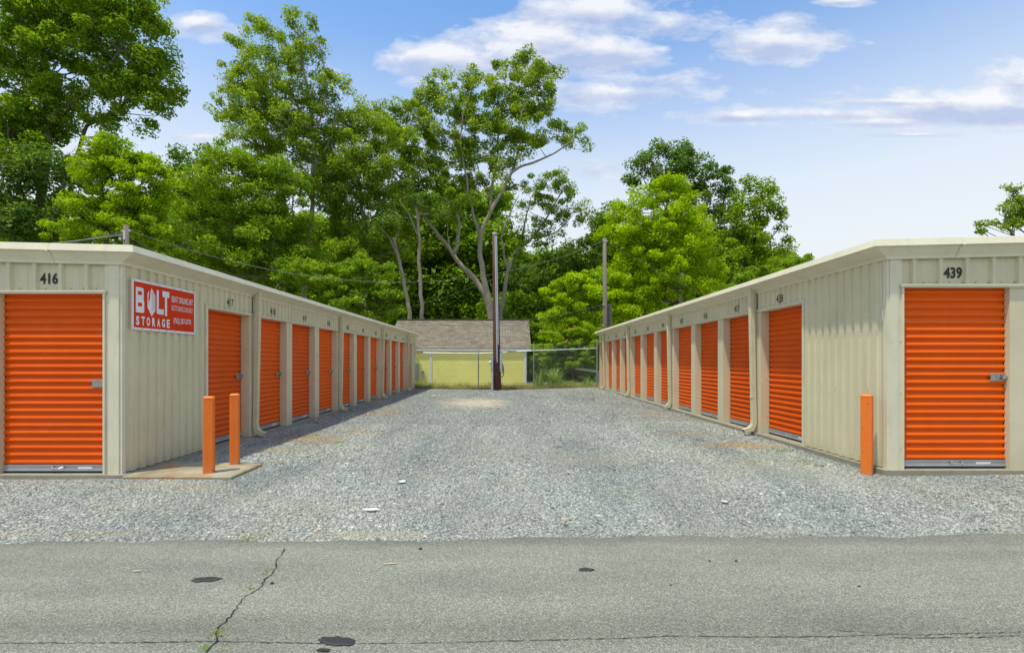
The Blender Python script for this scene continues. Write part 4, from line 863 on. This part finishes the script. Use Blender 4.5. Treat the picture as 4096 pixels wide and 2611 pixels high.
q = P(1268,880,25.5); tuft(q.x, 25.5, .10, 55, .5, 1.15, .045, .8, 'smaller green grass clump by the right corner of the house')
q = P(1385,885,25.6); tuft(q.x, 25.6, .12, 70, .5, 1.1, .04, .9, 'green grass clump at the foot of the fence corner post')
q = P(1330,885,26.3); tuft(q.x, 26.3, .4, 260, .3, .8, .05, .9, 'low spreading weeds right of the tall grass clump')
q = P(985,900,27); tuft(q.x, 27, .1, 40, .25, .6, .03, .7, 'thin green weed at the left corner of the yellow wall')
# weeds in the road crack and gravel
GW = 'small weeds sprouting from cracks and gravel'
for (px, py, n, sz, mt, lb) in [(628,1344,26,.035,'grass_dry','yellowed weed sprouting from the upper part of the road crack'),(587,1384,22,.03,'grass_green','small weed beside the bend in the middle of the road crack'),
        (510,1492,36,.035,'grass_green','bright green weed at the lower end of the road crack'),(483,1524,30,.03,'grass_green','green weed where the two road cracks meet'),(532,1524,16,.02,'grass_dry','flat dry weed along the crosswise road crack')]:
    x, y = on_road(px, py); tuft(x, y, .02, n, sz*.4, sz, .006, 1.6, lb, mt, .026, 'weed', 'weed', GW)
for (px, py, lb) in [(740,1023,'green weed patch in gravel near the first left downspout'),(798,1037,'small weed in open gravel right of the first left downspout'),(1838,1068,'weed patch in gravel before the first right side door'),(1890,1092,'flat green weed patch near the right wall corner'),(2010,1090,'green weed at the foot of the right wall by the bollard'),(583,2140/1.701,'tiny weed in gravel near the left road edge')]:
    Y = (EYE-.05)*F/(py-VY); x = (px-VX)*Y/F; tuft(x, Y, .07, 70, .02, .05, .007, 1.4, lb, 'grass_green', gz(x, Y)+.01, 'weed', 'weed', GW)
def straw(px, py, rx, ry_, n):
    Y = (EYE-.03)*F/(py-VY); x = (px-VX)*Y/F
    return blades(n, lambda n: (x+RNG.normal(0, rx, n), Y+RNG.normal(0, ry_, n)), .008, .03, .008, 5, lambda a, b: gz(a, b)+.014)
V = np.concatenate([straw(640,1060,.32,.10,420), straw(690,1036,.3,.1,300), straw(1800,1060,.18,.12,420), straw(850,965,.5,.12,200)])
tag(quads('straw_litter', V, M['twig']), 'tan straw and pine needles drifted over the gravel', 'straw', kind='stuff')

# litter, pebbles
def scrap(px, py, w, d, seed, name, mat, label, cat, z=None, group=None, t=.004):
    Y = (EYE-.03)*F/(py-VY); x = (px-VX)*Y/F; zz = gz(x, Y)+.022 if z is None else z; r = random.Random(seed); n = 9; m = MB()
    ring = [(x+w/2*math.cos(2*math.pi*i/n)*r.uniform(.6,1.1), Y+d/2*math.sin(2*math.pi*i/n)*r.uniform(.6,1.1), zz+r.uniform(0,t*3)) for i in range(n)]
    m.sweep([ring, [(a,b,c+t) for a,b,c in ring]]); return solo(name, m, mat, (x,Y,zz), label, cat, group)
scrap(947,1129,.10,.10,1,'paper_scrap',M['paper'],'small white paper scrap in mid gravel, the farther of the two left of centre','litter')
scrap(873,1196,.16,.07,2,'paper_scrap',M['paper'],'torn white paper strip in gravel, nearer the road left of centre','litter')
scrap(1705,1188,.08,.06,3,'paper_scrap',M['paper'],'tiny white paper scrap in gravel on the right side','litter')
scrap(1020,931,.18,.4,4,'paper_scrap',M['paper'],'white scrap in far gravel close to the fence','litter')
def rock(px, py, s, mat, label, cat='stone', z=.03):
    Y = (EYE-z)*F/(py-VY); x = (px-VX)*Y/F; m = MB(); r = random.Random(px); rings = []
    for (k, zz) in ((.7,0),(1,.3),(.85,.6),(.4,.8)): rings.append([(x+s*k*math.cos(2*math.pi*i/7)*r.uniform(.8,1.15), Y+s*k*.8*math.sin(2*math.pi*i/7)*r.uniform(.8,1.15), z+s*zz) for i in range(7)])
    m.sweep(rings); return solo('stone', m, mat, (x,Y,z), label, cat)
darkstone = paint('dark_stone', (.06,.06,.065), rough=.9); palestone = paint('pale_stone', (.58,.52,.44), rough=.9); redstone = paint('reddish_stone', (.50,.36,.28), rough=.9)
rock(989,1290,.015,darkstone,'dark stone on the road edge left of centre', z=.026)
rock(1669,1318,.009,darkstone,'dark pebble on the road right of centre, paired with a slightly smaller one', z=.026)
rock(1731,1319,.011,darkstone,'dark pebble farther right in the road pair', z=.026)
rock(2020,1378,.009,darkstone,'black pebble alone on the right part of the road', z=.026)
rock(1409,1216,.028,palestone,'pale stone larger than its neighbours in the gravel right of centre', z=.05)
rock(1328,1223,.026,redstone,'reddish stone in the gravel near the road, right of centre', z=.05)
rock(1577,1375,.007,darkstone,'black speck of stone in the middle of the road', z=.026)
for (px, py, w, lb) in [(917,1327,.075,'tan bark sliver lying on the road left of centre'),(323,1344,.045,'tan leaf fragment on the road at the left')]:
    x, y = on_road(px, py); m = MB(); m.box((x-w/2,y-.006,.027),(x+w/2,y+.006,.031)); m.v = [(a, b+(a-x)*.15, c+(.003 if abs(a-x) > .01 else 0)) for a, b, c in m.v]; solo('bark_sliver', m, M['twig'], (x,y,.027), lb, 'debris')

# ------------------------------------------------------------------ sky, sun, camera
SUN = Vector((-.235, -.20, 1)).normalized(); el = math.asin(SUN.z)
w = bpy.data.worlds.new('World'); bpy.context.scene.world = w; w.use_nodes = True; nt = w.node_tree; nt.nodes.clear()
out = nt.nodes.new('ShaderNodeOutputWorld'); bg = nt.nodes.new('ShaderNodeBackground'); nt.links.new(bg.outputs[0], out.inputs[0])
sky = nt.nodes.new('ShaderNodeTexSky'); sky.sky_type = 'NISHITA'; sky.sun_disc = False; sky.sun_elevation = el; sky.sun_rotation = math.atan2(SUN.x, SUN.y)
sky.air_density = 1.0; sky.dust_density = .6; sky.ozone_density = 1.0
STR = .15; bg.inputs[1].default_value = STR
tc = nt.nodes.new('ShaderNodeTexCoord'); sp = nt.nodes.new('ShaderNodeSeparateXYZ'); nt.links.new(tc.outputs['Generated'], sp.inputs[0])
az = math_(nt, 'ARCTAN2', sp.outputs[0], sp.outputs[1]); elv = math_(nt, 'ARCSINE', sp.outputs[2])
cmb = nt.nodes.new('ShaderNodeCombineXYZ'); yy = math_(nt, 'MAXIMUM', sp.outputs[1], .02); gu = math_(nt, 'DIVIDE', sp.outputs[0], yy); gv = math_(nt, 'DIVIDE', sp.outputs[2], yy)
nt.links.new(gu, cmb.inputs[0]); nt.links.new(math_(nt, 'MULTIPLY', gv, 2.3), cmb.inputs[1])
nf = noise(nt, 5.0, 10, .62, cmb.outputs[0], .15); nfine = noise(nt, 12, 8, .65, cmb.outputs[0], .2)
def azel(px, py):
    v = Vector(((px-VX)/F, 1, (VY-py)/F)).normalized(); return math.atan2(v.x, v.y), math.asin(v.z)
dens = None; shade = None
clouds = [(1290,105,250,55,1.0),(1010,140,120,45,1.0),(1450,130,120,45,1.0),(1400,30,170,55,1.0),(1570,60,110,45,.9),(1820,105,130,38,1.0),(1850,60,60,30,.8),(1560,118,50,22,.6),
          (1440,220,230,32,.85),(475,58,75,26,.95),(2330,250,260,40,1.15),(2430,195,110,45,1.1),(2100,240,190,12,.8),(1750,275,150,18,.8),(2050,290,220,16,.75),(2150,318,170,7,.7),(1980,5,70,10,.9),(470,325,80,18,.55),(1390,400,150,40,.35),(1160,150,260,50,.95),(1500,190,190,30,.7),(1900,270,330,22,.75)]
for (px, py, rx_, ry_, s_) in clouds:
    dx = math_(nt, 'MULTIPLY', math_(nt, 'SUBTRACT', gu, (px-VX)/F), F/(rx_*1.05)); dy = math_(nt, 'MULTIPLY', math_(nt, 'SUBTRACT', gv, (VY-py)/F), F/(ry_*1.1))
    d = math_(nt, 'SQRT', math_(nt, 'ADD', math_(nt, 'MULTIPLY', dx, dx), math_(nt, 'MULTIPLY', dy, dy)))
    v = math_(nt, 'SUBTRACT', s_, d); dens = v if dens is None else math_(nt, 'MAXIMUM', dens, v)
    lift = math_(nt, 'MULTIPLY', math_(nt, 'MAXIMUM', v, 0), dy)
    shade = lift if shade is None else math_(nt, 'ADD', shade, lift)
D = math_(nt, 'ADD', math_(nt, 'ADD', dens, .30), math_(nt, 'MULTIPLY', math_(nt, 'SUBTRACT', nf, .5), 3.0))
D = math_(nt, 'ADD', D, math_(nt, 'MULTIPLY', math_(nt, 'SUBTRACT', nfine, .5), 1.3))
# broken cloud out of view overhead and behind, added to neutralise and brighten fill light
gen = math_(nt, 'MAXIMUM', math_(nt, 'MULTIPLY', math_(nt, 'SUBTRACT', elv, .74), 6), math_(nt, 'MULTIPLY', math_(nt, 'SUBTRACT', math_(nt, 'ABSOLUTE', az), 1.15), 4))
n3 = noise(nt, 2.2, 8, .6, tc.outputs['Generated'], .3)
D = math_(nt, 'MAXIMUM', D, math_(nt, 'ADD', math_(nt, 'MINIMUM', gen, .55), math_(nt, 'MULTIPLY', math_(nt, 'SUBTRACT', n3, .52), 5)))
cov = ramp(nt, D, [(.0,(0,0,0)),(.3,(.45,.45,.45)),(.85,(.92,.92,.92))])
S2 = math_(nt, 'ADD', math_(nt, 'MULTIPLY', shade, 1.1), math_(nt, 'MULTIPLY', nfine, 1.0), True)
ccol = ramp(nt, S2, [(.25,(.48,.56,.77)),(.5,(.66,.71,.84)),(.74,(.90,.91,.93))])
K = 1/STR
def sc(v): return nt_scale(v)
def vecscale(sock, k):
    m = nt.nodes.new('ShaderNodeVectorMath'); m.operation = 'SCALE'; m.inputs['Scale'].default_value = k; nt.links.new(sock, m.inputs[0]); return m.outputs[0]
haze = ramp(nt, elv, [(0,(1,1,1)),(.20,(.97,.97,.97)),(.30,(.84,.84,.84)),(.38,(.64,.64,.64)),(.46,(.40,.40,.40)),(.56,(.15,.15,.15)),(.70,(.02,.02,.02)),(.85,(0,0,0))])
hz = nt.nodes.new('ShaderNodeRGB'); hz.outputs[0].default_value = (.79*K,.835*K,.86*K,1)
tint = nt.nodes.new('ShaderNodeRGB'); tint.outputs[0].default_value = (.72,1.20,1.52,1)
skyc = mix(nt, 1.0, sky.outputs[0], tint.outputs[0], 'MULTIPLY')
c1 = mix(nt, haze, skyc, hz.outputs[0]); c2 = mix(nt, cov, c1, vecscale(ccol, K*.98))
nt.links.new(c2, bg.inputs[0])
s = bpy.data.lights.new('sun', 'SUN'); s.energy = 3.7; s.angle = R(1.6); s.color = (1,.97,.81)
so = link(bpy.data.objects.new('sun', s)); so.rotation_euler = SUN.to_track_quat('Z', 'Y').to_euler()
cam = bpy.data.cameras.new('camera'); cam.sensor_width = 36; cam.lens = 36*F/2408; cam.shift_x = (1204-VX)/2408; cam.shift_y = (VY-767.5)/2408; cam.clip_end = 3000; cam.clip_start = .05
co_ = link(bpy.data.objects.new('camera', cam)); co_.location = (0,0,EYE); co_.rotation_euler = (R(90),0,0)
sc_ = bpy.context.scene; sc_.camera = co_
sc_.view_settings.view_transform = 'Standard'; sc_.view_settings.look = 'None'; sc_.view_settings.exposure = 0.12; sc_.view_settings.gamma = 1
sc_.cycles.max_bounces = 8; sc_.cycles.transparent_max_bounces = 8
